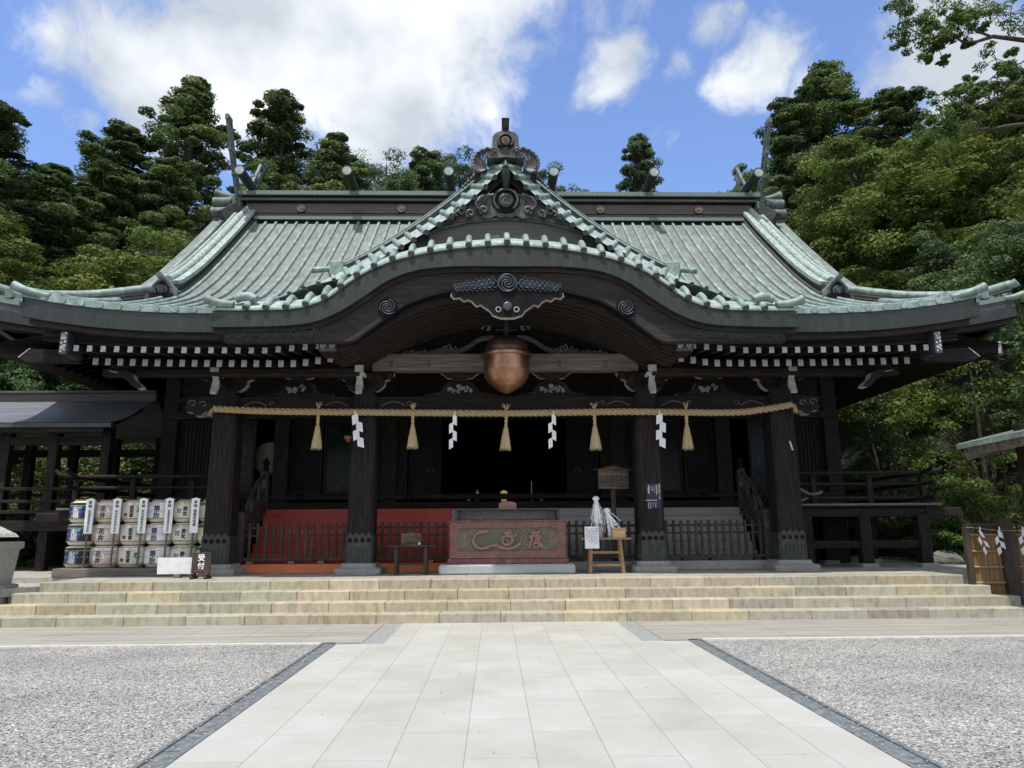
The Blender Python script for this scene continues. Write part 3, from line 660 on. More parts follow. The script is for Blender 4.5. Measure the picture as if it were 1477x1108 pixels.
# ridge ends: stacked scrolls seen from the side
for sg in (-1, 1):
    m = MB()
    m.tube([(sg*8.9, 24, 13.13), (sg*9.5, 24, 13.13), (sg*9.8, 23.95, 13.17), (sg*10.1, 23.9, 13.25)], [.12, .12, .14, .17], 14, 0)
    m.bbox(min(sg*9.0, sg*9.5), max(sg*9.0, sg*9.5), 23.5, 24.5, 12.4, 13.06, .06, 0)
    m.tube([(sg*9.35, 23.6, 12.76), (sg*10.0, 23.6, 12.75)], .19, 18, 0); m.tube([(sg*9.35, 23.55, 12.38), (sg*10.02, 23.55, 12.36)], .18, 18, 0)
    m.bbox(min(sg*9.4, sg*10.0), max(sg*9.4, sg*10.0), 23.5, 24.5, 11.75, 12.2, .05, 1)
    m.tube([(sg*9.4, 23.55, 11.66), (sg*10.12, 23.55, 11.62)], .18, 18, 0)
    m.beam((sg*9.05, 23.5, 12.6), (sg*9.45, 22.9, 11.95), .24, .34, mat=2)
    m.build('ridge_end', [copper_lite2, ridge_wood, copper_dark], roof)
# gable walls (seen from the side)
for sg in (-1, 1):
    m = MB()
    m.prism([(y, prof(y)-.12) for y in np.linspace(18.6, 24, 10)]+[(48-y, prof(y)-.12) for y in np.linspace(24, 18.6, 10)], sg*8.95, sg*9.08, plane='yz'); m.build('gable_wall', wood_v, hall)

# ================================================================== undulating front gable (porch)
KE = [(0, 6.90), (.75, 6.845), (1.11, 6.80), (1.45, 6.745), (1.8, 6.67), (2.16, 6.57), (2.5, 6.43), (2.77, 6.285), (3.08, 6.06), (3.34, 5.85), (3.69, 5.69), (4.03, 5.62), (4.39, 5.60), (5.12, 5.59), (5.6, 5.60)]
kz = lut([(x, z+.255) for x, z in KE], 120)
lbz = lut([(0, 6.42), (.6, 6.425), (1.17, 6.41), (1.76, 6.33), (2.26, 6.13), (2.68, 5.83), (3.13, 5.53), (3.57, 5.335), (4.03, 5.26), (4.78, 5.23), (5.6, 5.225)], 90)
lb = lambda x: lbz(abs(x))
def band2(mb, xs, f0, f1, y0, y1, mat=0):
    mb.prism([(x, f0(x)) for x in xs]+[(x, f1(x)) for x in xs[::-1]], y0, y1, mat)
kf = lambda x: kz(abs(x))
KX = list(np.linspace(-5.45, 5.45, 110))
m = MB()
m.grid(lambda x, t: (x, 12.98+.40*t, kf(x)-.26*(1-t)**1.2), KX, [0, .33, .66, 1], 0)      # rolled verge
m.grid(lambda x, y: (x, y, kf(x)+.0+.02*(y-13.38)), KX, list(np.linspace(13.38, 18.2, 8)), 0)
strip(m, KX, kf, -.30, -.262, 12.97, 13.3, 0)
for z_ in (-.2, -.12): strip(m, KX, kf, z_-.012, z_+.012, 13.02+(.26+z_)*1.2, 13.5, 3)
KS = .372
def arcpos(f, s0, s1, step):
    """x positions at equal arc length along z=f(x)"""
    X = np.linspace(s0, s1, 400); Z = np.array([f(x) for x in X]); d = np.concatenate([[0], np.cumsum(np.hypot(np.diff(X), np.diff(Z)))])
    return [float(np.interp(q, d, X)) for q in np.arange(0, d[-1], step)]
kp = arcpos(kf, 0, 5.1, KS*.99); kp = [-x for x in kp[1:]]+kp
for x in kp:
    e = .02; sl_ = (kf(x+e)-kf(x-e))/(2*e); nx, nz_ = -sl_/math.hypot(1, sl_), 1/math.hypot(1, sl_)
    P = [(x+nx*.03*0+nx*a, 12.94+y, kf(x)+dz+nz_*a*.0) for y, dz, a in ((0, -.275, .0), (.12, -.18, .035), (.25, -.06, .055), (.42, .05, .06), (.8, .07, .06))]
    m.tube(P, .060, 14, 1, capmat=2)
for x in kp:
    m.lathe((x, 12.93, kf(x)-.255), [(0, 0), (.036, 0), (.044, .01), (.064, .01), (.066, .05)], 16, 2, 'y')  # roll ends in dark copper, their shade put into the colour
for sg in (-1, 1):       # turned up ends
    z = kf(5.45)
    m.tube([(sg*5.1, 13.0, z-.19), (sg*5.3, 12.98, z-.18), (sg*5.48, 12.95, z-.15), (sg*5.6, 12.93, z-.10)], [.06, .07, .08, .09], 14, 1, capmat=3)
    m.tube([(sg*4.72, 13.1, z-.06), (sg*4.85, 13.12, z-.0), (sg*5.0, 13.12, z-.0), (sg*5.12, 13.1, z-.07)], [.07, .09, .09, .07], 12, 1)
    m.grid(lambda x, y: (sg*x, y, 5.80-.02*(x-5.4)), [5.4, 5.55], [13.0, 13.5, 14.2], 0)
kroof = m.build('undulating_gable', [copper_lite, copper_roll, copper_dark, copper_fascia], hall)
m = MB(); KXf = list(np.linspace(-5.5, 5.5, 110))
strip(m, KXf, kf, -.385, -.302, 13.03, 13.4, 1)
band2(m, KXf, lb, lambda x: kf(x)-.387, 12.99, 13.30, 0)
m.build('gable_fascia', [copper_fascia, copper_dark], kroof)
m = MB()
strip(m, KXf, lb, -.08, -.003, 13.1, 13.5, 0)
bx_ = list(np.linspace(-4.6, 4.6, 80))
bx_ = list(np.linspace(-5.3, 5.3, 100)); botz = lut([(0, 6.10), (.9, 6.04), (1.75, 5.82), (2.27, 5.48), (2.66, 5.18), (2.95, 4.99), (3.4, 4.985), (5.6, 4.985)], 70); bot = lambda x: max(botz(abs(x)), 4.985)
m.prism([(x, bot(x)) for x in bx_]+[(x, max(lb(x)-.075, bot(x)+.01)) for x in bx_[::-1]], 13.16, 13.34, 0)
bi_ = [x for x in bx_ if abs(x) < 3.05]; strip(m, bi_, bot, -.05, -.002, 13.13, 13.36, 1)
m.build('gable_board', [wood_brown, wood_black], kroof)
# vaulted ceiling with curved ribs receding behind the gable board
vz = lut([(0, 5.86), (.8, 5.80), (1.6, 5.60), (2.3, 5.26), (2.8, 4.95), (3.15, 4.78), (3.4, 4.72)], 60); vf = lambda x: vz(abs(x))
m = MB(); VX = list(np.linspace(-3.4, 3.4, 50))
m.grid(lambda x, y: (x, y, vf(x)+.30+.03*(y-13.3)), VX, [13.3, 14.5, 16.0], 0)
for i, y in enumerate(np.arange(13.45, 15.5, .21)):
    strip(m, VX, lambda x: vf(x)-.01*i, .12, .32, y, y+.09, 1)
m.build('vaulted_ceiling', [wood_brown, wood_brown], hall)
# pendant ornament, crests and lattice metalwork on the board
def spiral(mb, cx, cz, y, R, turns, r, mat, arms=3, n=16):
    for a in range(arms):
        mb.tube([(cx+R*(.12+.88*t)*math.cos(a*2*math.pi/arms+turns*6.28*t), y, cz+R*(.12+.88*t)*math.sin(a*2*math.pi/arms+turns*6.28*t)) for t in np.linspace(0, 1, n)], r, 5, mat)
m = MB(); yb = 13.05
half_o = [(0, -.66), (.13, -.655), (.28, -.60), (.33, -.52), (.42, -.46), (.50, -.40), (.58, -.43), (.66, -.34), (.74, -.30), (.82, -.33), (.90, -.26), (1.0, -.28), (1.06, -.22), (1.04, -.16), (.8, -.10), (.45, .0), (0, .04)]
zc = 6.08
P = [(x, zc+z) for x, z in half_o]; Q = [(-x, zc+z) for x, z in half_o[::-1]][1:-1]
m.prism(P+Q, yb, yb+.1, 0, 1)
m.prism([(x*1.02, (z-zc)*1.03+zc) for x, z in P+Q], yb+.03, yb+.08, 1, 1)
m.lathe((0, yb-.05, zc-.44), [(0, 0), (.06, .0), (.09, .02), (.10, .06)], 8, 2, 'y')
for sg in (-1, 1): m.tube([(sg*(.17+.05*math.cos(t)), yb-.005, zc-.5+.05*math.sin(t)) for t in np.linspace(0, 6.28, 8)], .012, 5, 1)
m.build('pendant_ornament', [wood_black, white_dull, metal_grey], kroof)
m = MB()
spiral(m, 0, zc+.02, yb-.03, .15, .8, .014, 0); m.tube([(.17*math.cos(t), yb-.03, zc+.02+.17*math.sin(t)) for t in np.linspace(0, 6.28, 24)], .016, 5, 0)
for sg in (-1, 1):
    for k in range(16):
        cx = .26+.048*k; R = .11-.0035*k; cz = zc+.02-.006*k+(.03 if k % 2 else -.04); spiral(m, sg*cx, cz, yb-.02-.004*(k % 3), R, .75, .009, 0, 2, 10)
m.build('lattice_metalwork', metal_grey, kroof)
for sg in (-1, 1):
    m = MB(); m.lathe((sg*2.26, 13.1, 5.64), [(0, .0), (.17, 0), (.185, .02), (.185, .06)], 28, 0, 'y'); spiral(m, sg*2.26, 5.64, 13.09, .155, .9, .013, 1, 3, 20)
    m.build('swirl_crest', [wood_black, metal_grey], kroof)
    m = MB()
    for k in range(34):
        x = 3.55+.05*k; spiral(m, sg*x, 5.07+.10*random.random()+max(0, (3.9-x))*.12, 13.13, .07, .8, .008, 0, 2, 9)
    m.build('lattice_metalwork', metal_grey, kroof)

# ================================================================== steep dormer gable above
gz = lut([(0, 9.62), (.23, 9.34), (.54, 9.0), (.85, 8.66), (1.16, 8.37), (1.6, 8.03), (2.1, 7.70), (2.6, 7.38), (3.1, 7.07), (3.6, 6.79), (3.9, 6.63), (4.35, 6.42), (4.85, 6.22)], 100); gf = lambda x: gz(abs(x))
m = MB(); GX = list(np.linspace(-4.85, 4.85, 90))
def gpt(x, t, d=0):
    e = .02; ax = abs(x); sl_ = (gf(ax+e)-gf(ax-e))/(2*e); h = math.hypot(1, sl_); W_ = .34*min(1, max(.45, (4.6-ax)/1.2)); q = (1-t)*W_
    return (math.copysign(max(0, ax+sl_/h*q), x), 14.08+.42*t-d, gf(ax)-q/h)
for sg in (-1, 1): m.grid(lambda x, t: gpt(sg*x, t), list(np.linspace(.05, 4.85, 60)), [0, .35, .7, 1], 0)
m.grid(lambda x, y: (x, y, gf(x)), GX, list(np.linspace(14.5, 21.2, 8)), 3)

gp = arcpos(gf, .30, 4.8, .30); gp = [-x for x in gp]+gp
for x in gp:
    m.tube([gpt(x, t, .02) for t in (-.12, .2, .5, .8, 1.0)]+[(x, 14.9, gf(x)+.02)], .060 if abs(x) < 3.4 else .045, 12, 1, capmat=2)
m.tube([(0, 14.05, 9.42), (0, 14.3, 9.52), (0, 14.6, 9.60)], .075, 12, 1, capmat=2)
for i in range(1, 17):       # rolls down the dormer sides
    y = 14.8+.353*i
    for sg in (-1, 1): m.tube([(sg*x, y, gf(x)+.03) for x in np.linspace(.1, 4.8, 16)], .045, 6, 1)
dorm = m.build('dormer_gable', [copper_lite, copper_roll, copper_dark, copper], hall)
# side ridges of the dormer
ot = lut([(.5, 9.32), (.91, 8.94), (1.26, 8.64), (1.67, 8.31), (2.1, 8.0), (2.5, 7.72), (3.03, 7.40), (3.57, 7.12), (3.9, 7.03)], 50)
for sg in (-1, 1):
    m = MB(); X = list(np.linspace(.55, 3.8, 22))
    for a, b in zip(X[:-1], X[1:]):
        m.beam((sg*a, 14.85, ot(a)-.12), (sg*b, 14.85, ot(b)-.12), .20, .20, mat=1)
        m.beam((sg*a, 14.72, ot(a)-.07), (sg*b, 14.72, ot(b)-.07), .03, .03, mat=2)
    m.tube([(sg*a, 14.85, ot(a)) for a in X], .055, 10, 0)
    m.bbox(min(sg*3.45, sg*3.75), max(sg*3.45, sg*3.75), 14.6, 15.0, ot(3.6)-.28, ot(3.6)+.05, .03, 0)
    m.tube([(sg*3.7, 14.75, ot(3.8)-.03), (sg*4.05, 14.75, ot(3.8)-.06), (sg*4.14, 14.75, ot(3.8)-.06)], [.06, .065, .075], 12, 0, capmat=1)
    m.build('descending_ridge', [copper_roll, copper_dark, copper_lite], dorm)
# dormer face: dark panels and carved board
m = MB()
fx = list(np.linspace(-2.3, 2.3, 41))
m.prism([(x, gf(x)-.22) for x in fx]+[(2.3, 6.6), (-2.3, 6.6)], 14.62, 14.7, 0)
arc = lambda x: 7.93-.12*x*x
for a, b, yy, mt in ((-.62, .0, 14.36, 1),):
    strip(m, list(np.linspace(-1.62, 1.62, 30)), lambda x: arc(x), -.75, .0, 14.30, 14.6, 1)
    strip(m, list(np.linspace(-1.66, 1.66, 30)), lambda x: arc(x), .0, .05, 14.24, 14.62, 2)
for x in (-.42, .42): m.box(x-.006, x+.006, 14.292, 14.3, 7.2, arc(x), 2)
# inner barge boards following the rake
for sg in (-1, 1):
    X = np.linspace(.05, 1.9, 16)
    for a, b in zip(X[:-1], X[1:]): m.beam((sg*a, 14.45, gf(a)-.42), (sg*b, 14.45, gf(b)-.42), .06, .24, mat=2)
m.build('dormer_face', [wood_black, ridge_wood, bronze], dorm)
def shield(half, cx, z0, s, y0, y1, mb, mat, side=None):
    P = [(cx+x*s, z0+z*s) for x, z in half]; Q = [(cx-x*s, z0+z*s) for x, z in half[::-1] if x > 1e-6]
    mb.prism(P+Q, y0, y1, mat, side)
SH = [(0, 0), (.2, -.02), (.36, -.03), (.40, .02), (.36, .08), (.31, .12), (.285, .3), (.275, .48), (.24, .53), (.20, .57), (.10, .60), (0, .61)]
# upper ornament
m = MB(); Z0 = 9.29
shield(SH, 0, Z0, 1.0, 14.08, 14.5, m, 0)
shield([(0, .18), (.08, .18), (.12, .22), (.17, .24), (.18, .38), (.12, .48), (0, .51)], 0, Z0, 1.0, 14.05, 14.08, m, 1)
m.lathe((0, 14.0, Z0+.35), [(0, 0), (.08, 0), (.095, .02), (.10, .06)], 20, 2, 'y'); spiral(m, 0, Z0+.35, 13.995, .07, .5, .008, 0, 3, 8)
m.tube([(.15*math.cos(t), 14.03, Z0+.35+.16*math.sin(t)) for t in np.linspace(-.7, 3.84, 18)], .020, 6, 0)
for sg in (-1, 1): m.tube([(sg*(.24+(.07-.05*t)*math.cos(5*t)), 14.04, Z0+.13+(.07-.05*t)*math.sin(5*t)) for t in np.linspace(0, 1, 12)], .024, 6, 0)
m.build('ridge_end_ornament', [bronze, wood_black, crest_m], dorm)
m = MB(); m.tube([(0, 14.6, 9.80), (0, 14.3, 9.92), (0, 14.1, 10.05), (0, 14.02, 10.17)], [.07, .075, .08, .085], 16, 0, capmat=0)
m.build('horn_tile', copper_fascia, dorm)
# feathered wings
def fan(mb, cx, cz, sg, y, n, R, a0, a1, mat, r=.045):
    for k in range(n):
        a = a0+(a1-a0)*k/(n-1); L = R*(1-.62*k/n)
        P = [(cx+sg*L*t*math.cos(a+.75*t*t), y-.02*k, cz+L*t*math.sin(a+.75*t*t)) for t in np.linspace(.1, 1, 9)]
        P += [(P[-1][0]+sg*(-.05), y-.02*k, P[-1][2]+.015)]
        mb.tube(P, [r*(.5+.7*t) for t in np.linspace(0, 1, len(P))], 7, mat)
for sg in (-1, 1):
    m = MB(); fan(m, sg*.40, 9.10, sg, 14.4, 10, .62, 1.25, -.8, 0, .030)
    m.prism([(sg*.36, 9.10), (sg*.55, 8.95), (sg*.70, 9.0), (sg*.72, 9.3), (sg*.60, 9.5), (sg*.46, 9.4)], 14.45, 14.55, 0)
    for k in range(6): m.lathe((sg*(.62+.06*k), 14.45, 9.10-.065*k), [(0, -.04), (.045-.004*k, -.03), (.05-.004*k, .03), (0, .06)], 9, 0, 'y')
    m.build('feather_wing', bronze, dorm)
# lower ornament on the dormer face with scrolling waves
m = MB(); Z1 = 7.95
shield([(x*1.05, z) for x, z in [(0, .03), (.1, .0), (.2, .05), (.34, -.02), (.46, .0), (.50, .08), (.42, .2), (.38, .35), (.32, .5), (.2, .62), (0, .68)]], 0, Z1, 1.0, 14.18, 14.44, m, 0)
shield([(0, .1), (.16, .12), (.22, .2), (.3, .3), (.3, .5), (.22, .6), (.1, .62), (0, .66)], 0, Z1, 1.0, 14.15, 14.18, m, 1)
m.lathe((0, 14.08, Z1+.37), [(0, 0), (.13, 0), (.155, .02), (.16, .08)], 22, 2, 'y'); spiral(m, 0, Z1+.37, 14.07, .12, .5, .013, 0, 3, 9)
m.tube([(.25*math.cos(t), 14.12, Z1+.37+.25*math.sin(t)) for t in np.linspace(-.9, 4.04, 20)], .026, 6, 0)
m.tube([(0, 14.35, Z1+.62), (0, 14.1, Z1+.70), (0, 14.0, Z1+.82), (0, 13.98, Z1+.98)], [.075, .08, .085, .09], 16, 3, capmat=0)
for sg in (-1, 1):
    fan(m, sg*.50, Z1+.12, sg, 14.2, 8, .50, 1.7, .3, 0, .028)
    for cx, cz, R in ((.46, .14, .10), (.74, .06, .10), (.95, .12, .14), (1.15, -.02, .09)):
        m.tube([(sg*(cx+R*(1-.8*t)*math.cos(7.5*t-1)), 14.12, Z1+cz+R*(1-.8*t)*math.sin(7.5*t-1)) for t in np.linspace(0, 1, 22)], .032, 7, 0)
    m.prism([(sg*.4, Z1+.0), (sg*1.2, Z1-.12), (sg*1.45, Z1-.22), (sg*1.25, Z1+.02), (sg*1.02, Z1+.25), (sg*.85, Z1+.40), (sg*.5, Z1+.42)], 14.22, 14.40, 0)
m.build('carved_ornament', [bronze, wood_black, bronze, copper_fascia], dorm)
wood_mid = material('worn grey brown wood', [(.3, (.022, .018, .015)), (.55, (.055, .046, .038)), (.75, (.12, .10, .084))], (3, 3, 3), 3, 8, .75, .4, 12, .006)
# ================================================================== TIMBER OF THE HALL
CY = 15.45
def porch_column(X0, col_label=None):
    m = MB(); b, t_ = .275, .25; c = .05
    def ring(r, z): return [(X0-r+c, CY-r, z), (X0+r-c, CY-r, z), (X0+r, CY-r+c, z), (X0+r, CY+r-c, z), (X0+r-c, CY+r, z), (X0-r+c, CY+r, z), (X0-r, CY+r-c, z), (X0-r, CY-r+c, z)]
    v = ring(b, 1.0)+ring(b-.008, 2.2)+ring(t_, 4.36)
    fs = [(i, (i+1) % 8, 8+(i+1) % 8, 8+i) for i in range(8)]+[(8+i, 8+(i+1) % 8, 16+(i+1) % 8, 16+i) for i in range(8)]+[tuple(range(16, 24))]
    m.add(v, fs); col = m.build('porch_column', wood_v, hall)
    if col_label: col['label'] = col_label
    m = MB(); v = ring(b+.016, .86)+ring(b+.016, 1.20)+ring(b+.012, 1.21)+ring(b+.008, 1.42)
    m.add(v, [(8*k+i, 8*k+(i+1) % 8, 8*k+8+(i+1) % 8, 8*k+8+i) for k in range(3) for i in range(8)])
    for k in range(7):
        x = X0-.24+.08*k; m.box(x-.012, x+.012, CY-b-.03, CY-b-.01, .92, 1.18)
        m.box(X0-b-.03, X0-b-.015, x-X0+CY-.012, x-X0+CY+.012, .92, 1.18)
    for k in range(4):       # pierced heart-shaped cut-outs along the upper rim
        x = X0-.19+.127*k
        m.lathe((x, CY-b-.012, 1.32), [(0, -.012), (.03, -.012), (.045, -.004), (.05, .01)], 10, 1, 'y')
        m.prism([(x-.06, 1.42), (x, 1.48), (x+.06, 1.42)], CY-b-.012, CY-b, 0)
    m.build('bronze_shoe', [shoe_m, wood_black], col)
    m = MB(); pr_ = [(.46, .64), (.47, .70), (.465, .755), (.40, .775), (.355, .80), (.34, .86)]
    def ring2(r, z): c = .06; return [(X0-r+c, CY-r, z), (X0+r-c, CY-r, z), (X0+r, CY-r+c, z), (X0+r, CY+r-c, z), (X0+r-c, CY+r, z), (X0-r+c, CY+r, z), (X0-r, CY+r-c, z), (X0-r, CY-r+c, z)]
    v = [p for r, z in pr_ for p in ring2(r, z)]
    m.add(v, [(8*k+i, 8*k+(i+1) % 8, 8*k+8+(i+1) % 8, 8*k+8+i) for k in range(5) for i in range(8)]+[tuple(range(40, 48))]); m.build('stone_base', stone, col)
    return col
cols = [porch_column(x) for x in (-5.95, -3.02, 3.02, 5.95)]
# notices pasted on the columns
m = MB(); fy = CY-.275-.004
m.box(2.93, 3.23, fy-.003, fy+.006, 1.92, 2.44, 0)
m.box(2.90, 3.14, fy-.006, fy-.003, 2.085, 2.10, 1)
for c_, (x, z, s, tx) in enumerate([(3.20, 2.43, .036, '筑波山神社'), (3.14, 2.41, .030, '春季御座替祭'), (3.09, 2.40, .026, '十一月一日'), (3.045, 2.38, .026, '神幸祭'), (3.20, 2.20, .026, '御参拝'), (2.96, 2.06, .020, '御座替祭神幸'), (3.00, 2.06, .019, '奉祝行事日程'), (3.05, 2.06, .019, '平成三年'), (3.11, 2.06, .019, '茨城県筑波')]):
    write(m, tx, (x, fy-.008, z-.02), (1, 0, 0), (0, 0, 1), s*1.15, 1, .98, bold=.07)
m.prism([(2.955, 2.26), (2.99, 2.22), (3.0, 2.38), (2.985, 2.42), (2.96, 2.36)], fy-.0075, fy-.004, 1)
m.build('pasted_poster', [navy, white_chalk], cols[2])
m = MB(); m.beam((6.05, CY-.27, 3.32), (6.10, CY-.27, 3.13), .035, .006, (0, 1, 0)); m.build('paper_slip', white_chalk, cols[3])
m = MB()
m.box(3.1, 3.16, CY-.283, CY-.27, 1.25, 1.29); m.build('paper_slip', white_chalk, cols[2])

# tie beams (gently humped) with carved nosings beyond the outer columns
def hump(x0, x1, z0, z1, y0, y1, mb, mat=0, h=.05):
    n = 14; X = [x0+(x1-x0)*i/n for i in range(n+1)]; q = lambda x: h*math.sin(math.pi*(x-x0)/(x1-x0))**.6 if x0 < x < x1 else 0
    mb.prism([(x, z0+.6*q(x)) for x in X]+[(x, z1+.4*q(x)) for x in X[::-1]], y0, y1, mat)
for x0, x1 in ((-5.70, -3.27), (-2.77, 2.77), (3.27, 5.70)):
    m = MB(); hump(x0, x1, 4.02, 4.32, 15.30, 15.60, m)
    for s_, e in ((1, x0), (-1, x1)):
        m.tube([(e+s_*(.10+.5*t), 15.285, 4.12+.10*math.sin(t*3)) for t in np.linspace(0, 1, 8)], .012, 5, 1)
        m.tube([(e+s_*(.68+.07*(1-t)*math.cos(6*t)), 15.285, 4.17+.07*(1-t)*math.sin(6*t)) for t in np.linspace(0, 1, 12)], .010, 5, 1)
    m.build('tie_beam', [wood_x, wood_grey], hall)
for sg in (-1, 1):
    m = MB(); cl = [(0, 0), (.22, -.02), (.30, -.10), (.42, -.10), (.48, -.02), (.60, -.02), (.66, .08), (.60, .16), (.62, .26), (.50, .32), (.38, .28), (.25, .33), (0, .32)]
    m.prism([(sg*(6.2+x), 4.03+z) for x, z in cl], 15.32, 15.58, 0, 1)
    for cx, cz, R in ((.48, .16, .10), (.25, .14, .09)): m.tube([(sg*(6.2+cx+R*(1-t)*math.cos(7*t)), 15.305, 4.03+cz+R*(1-t)*math.sin(7*t)) for t in np.linspace(0, 1, 14)], .012, 5, 2)
    m.build('carved_nosing', [wood_x, white_dull, wood_grey], hall)
m = MB(); m.box(-2.85, 2.85, 15.08, 15.36, 4.86, 5.22)
for x in (-2.5, -1.7, 1.1, 2.1): m.box(x, x+.09, 15.074, 15.08, 4.93, 5.08, 1)
m.build('main_beam', [wood_grey, wood_board], hall)
# purlins over the brackets
for sg in (-1, 1):
    a, b = sorted((sg*3.0, sg*8.2)); m = MB(); m.bbox(a, b, 14.48, 14.70, 4.62, 4.78, .02); m.build('purlin', wood_x, hall)
    a, b = sorted((sg*2.9, sg*8.5)); m = MB(); m.bbox(a, b, 15.3, 15.6, 4.86, 5.05, .02); m.build('purlin', wood_x, hall)
# soffit boarding and front board
for sg in (-1, 1):
    m = MB(); X = [sg*x for x in np.linspace(3.35, 8.9, 12)]; g = lambda x: upf(x, 13.3)*.55
    strip(m, X, g, 4.97, 5.16, 13.56, 13.62)
    m.grid(lambda x, y: (sg*x, y, 5.03+.16*(y-13.5)+g(x)), list(np.linspace(3.3, 9.0, 6)), [13.5, 14.5, 15.6, 17.0], 0)
    m.build('soffit', wood_x, hall)
    m = MB(); x = sg*8.36; a, b = x-.07, x+.07
    m.bbox(a, b, 13.34, 13.9, 4.80, 5.24, .01, 0)
    for k in range(5): m.box(a+.02, a+.055, 13.334, 13.34, 4.84+.08*k, 4.87+.08*k, 1); m.box(b-.055, b-.02, 13.334, 13.34, 4.86+.08*k, 4.90+.08*k, 1)
    for k in range(2): spiral(m, x, 4.92+.2*k, 13.332, .05, .6, .008, 1, 3, 7)
    m.build('corner_metalwork', [metal_grey, white_chalk], hall)
    m = MB(); x = sg*3.42
    m.beam((x, 13.45, 4.98), (x, 15.4, 5.0), .34, .26, mat=2)
    m.bbox(x-.17, x+.17, 13.38, 13.55, 4.86, 5.10, .02, 0)
    for q in (-.085, .085): spiral(m, x+q, 4.98, 13.372, .065, .8, .012, 1, 2, 9)
    m.box(x-.15, x+.15, 13.374, 13.38, 5.05, 5.065, 1)
    m.build('gable_beam', [metal_grey, white_chalk, wood_y], hall)
# rafters with whitewashed ends
def rafter(name, w_, h_, y0, y1, z0, z1):
    m = MB(); m.beam((0, y0+.004, z0), (0, y1, z1), w_, h_, mat=0)
    m.beam((0, y0-.008, z0-.0), (0, y0+.002, z0), w_*1.0, h_, mat=1); return m
lo = rafter('', .105, .15, 14.0, 16.9, 4.765, 5.36); hi = rafter('', .095, .115, 13.5, 15.6, 4.90, 5.16)
lo0 = hi0 = None
for sg in (-1, 1):
    for k in range(20):
        x = sg*(3.50+.2415*k)
        if lo0 is None: o_ = lo0 = lo.build('base_rafter', [wood_y, white_dull], hall, origin=(0, 0, 0))
        else: o_ = lo0.copy(); COL.objects.link(o_)
        z = .10*max(0, 1-k/2.5); o_.location = Vector((x, 0, z+.05*(k/19)**3))-ORIG[hall.name]
    for k in range(19):
        x = sg*(3.62+.2545*k)
        if hi0 is None: o_ = hi0 = hi.build('flying_rafter', [wood_y, white_chalk], hall, origin=(0, 0, 0))
        else: o_ = hi0.copy(); COL.objects.link(o_)
        o_.location = Vector((x, 0, .09*max(0, 1-k/4)+.05*(k/18)**3))-ORIG[hall.name]
# bracket sets
armp = [(0, .50), (.62, .50), (.60, .44), (.53, .40), (.50, .35), (.43, .33), (.42, .24), (.36, .16), (.27, .10), (.16, .08), (0, .08)]
for X0 in (-5.95, -3.02, 3.02, 5.95):
    m = MB()
    m.prism([(X0-.18, 4.36), (X0+.18, 4.36), (X0+.25, 4.46), (X0+.25, 4.56), (X0-.25, 4.56), (X0-.25, 4.46)], 15.2, 15.7, 0)
    P = [(X0+x, 4.34+z) for x, z in armp]+[(X0-x, 4.34+z) for x, z in armp[::-1] if x > 0]
    m.prism(P, 15.22, 15.40, 0, 1)
    for dx in (-.52, -.28, .28, .52): m.bbox(X0+dx-.08, X0+dx+.08, 15.14, 15.3, 4.70, 4.84, .02, 0)
    m.prism([(y, z) for y, z in [(15.3, 4.45), (14.75, 4.50), (14.55, 4.62), (15.3, 4.62)]], X0-.07, X0+.07, 0, plane='yz')
    # whitewashed nose, curling down in front
    P = [(14.50, 4.84), (14.50, 4.70), (14.62, 4.60), (14.60, 4.42), (14.50, 4.26)]
    for (a, b), (c, d), w0, w1 in zip(P[:-1], P[1:], (.17, .17, .11, .15), (.17, .11, .15, .12)): m.beam((X0, a, b), (X0, c, d), w0, .06, (0, -1, 0), 2, w1=w1)
    m.bbox(X0-.12, X0+.12, 14.5, 14.75, 4.62, 4.70, .02, 2)
    m.build('bracket_set', [wood_x, white_dull, white_dull], hall)
# outer brackets carrying the corner of the eave
for sg in (-1, 1):
    m = MB(); P = [(7.35, 4.70), (7.5, 4.62), (7.55, 4.50), (7.66, 4.42), (7.72, 4.34), (7.62, 4.32), (7.5, 4.38), (7.42, 4.48), (7.28, 4.56), (7.2, 4.66), (7.0, 4.7)]
    m.prism([(-sg*x+sg*14.95 if 0 else sg*(15.0-x), z) for x, z in P][::1], 14.3, 14.5, 0, 1); m.build('carved_bracket', [wood_x, white_dull], hall)
# frog-leg struts with pierced carving, and the small bearing block on each
fl = [(0, .34), (.22, .33), (.32, .28), (.38, .18), (.46, .10), (.60, .07), (.78, .06), (.80, .0), (0, 0)]
for X0 in (-4.46, -1.0, 1.0, 4.46):
    m = MB(); P = [(X0+x*.95, 4.335+z) for x, z in fl]+[(X0-x*.95, 4.335+z) for x, z in fl[::-1] if x > 0]
    m.prism(P, 15.34, 15.50, 0, 1)
    m.prism([(X0-.30, 4.40), (X0-.22, 4.60), (X0-.1, 4.64), (X0+.1, 4.64), (X0+.22, 4.60), (X0+.30, 4.40)], 15.325, 15.34, 3)
    rr = random.Random(int(X0*10))
    for k in range(15):
        a = rr.uniform(-.25, .25); b = 4.43+rr.random()*.17*(1-abs(a)*2); spiral(m, X0+a, b, 15.31, rr.uniform(.03, .05), rr.choice((-.7, .7)), .010, 2, 2, 7)
    m.prism([(X0-.14, 4.66), (X0+.14, 4.66), (X0+.17, 4.76), (X0+.17, 4.85), (X0-.17, 4.85), (X0-.17, 4.76)], 15.28, 15.5, 0)
    for sg in (-1, 1): m.prism([(X0+sg*.16, 4.72), (X0+sg*.28, 4.74), (X0+sg*.34, 4.80), (X0+sg*.42, 4.85), (X0+sg*.16, 4.85)], 15.3, 15.42, 0, 1)
    m.build('frog_leg_strut', [wood_x, white_dull, carve_grey, wood_black], hall)
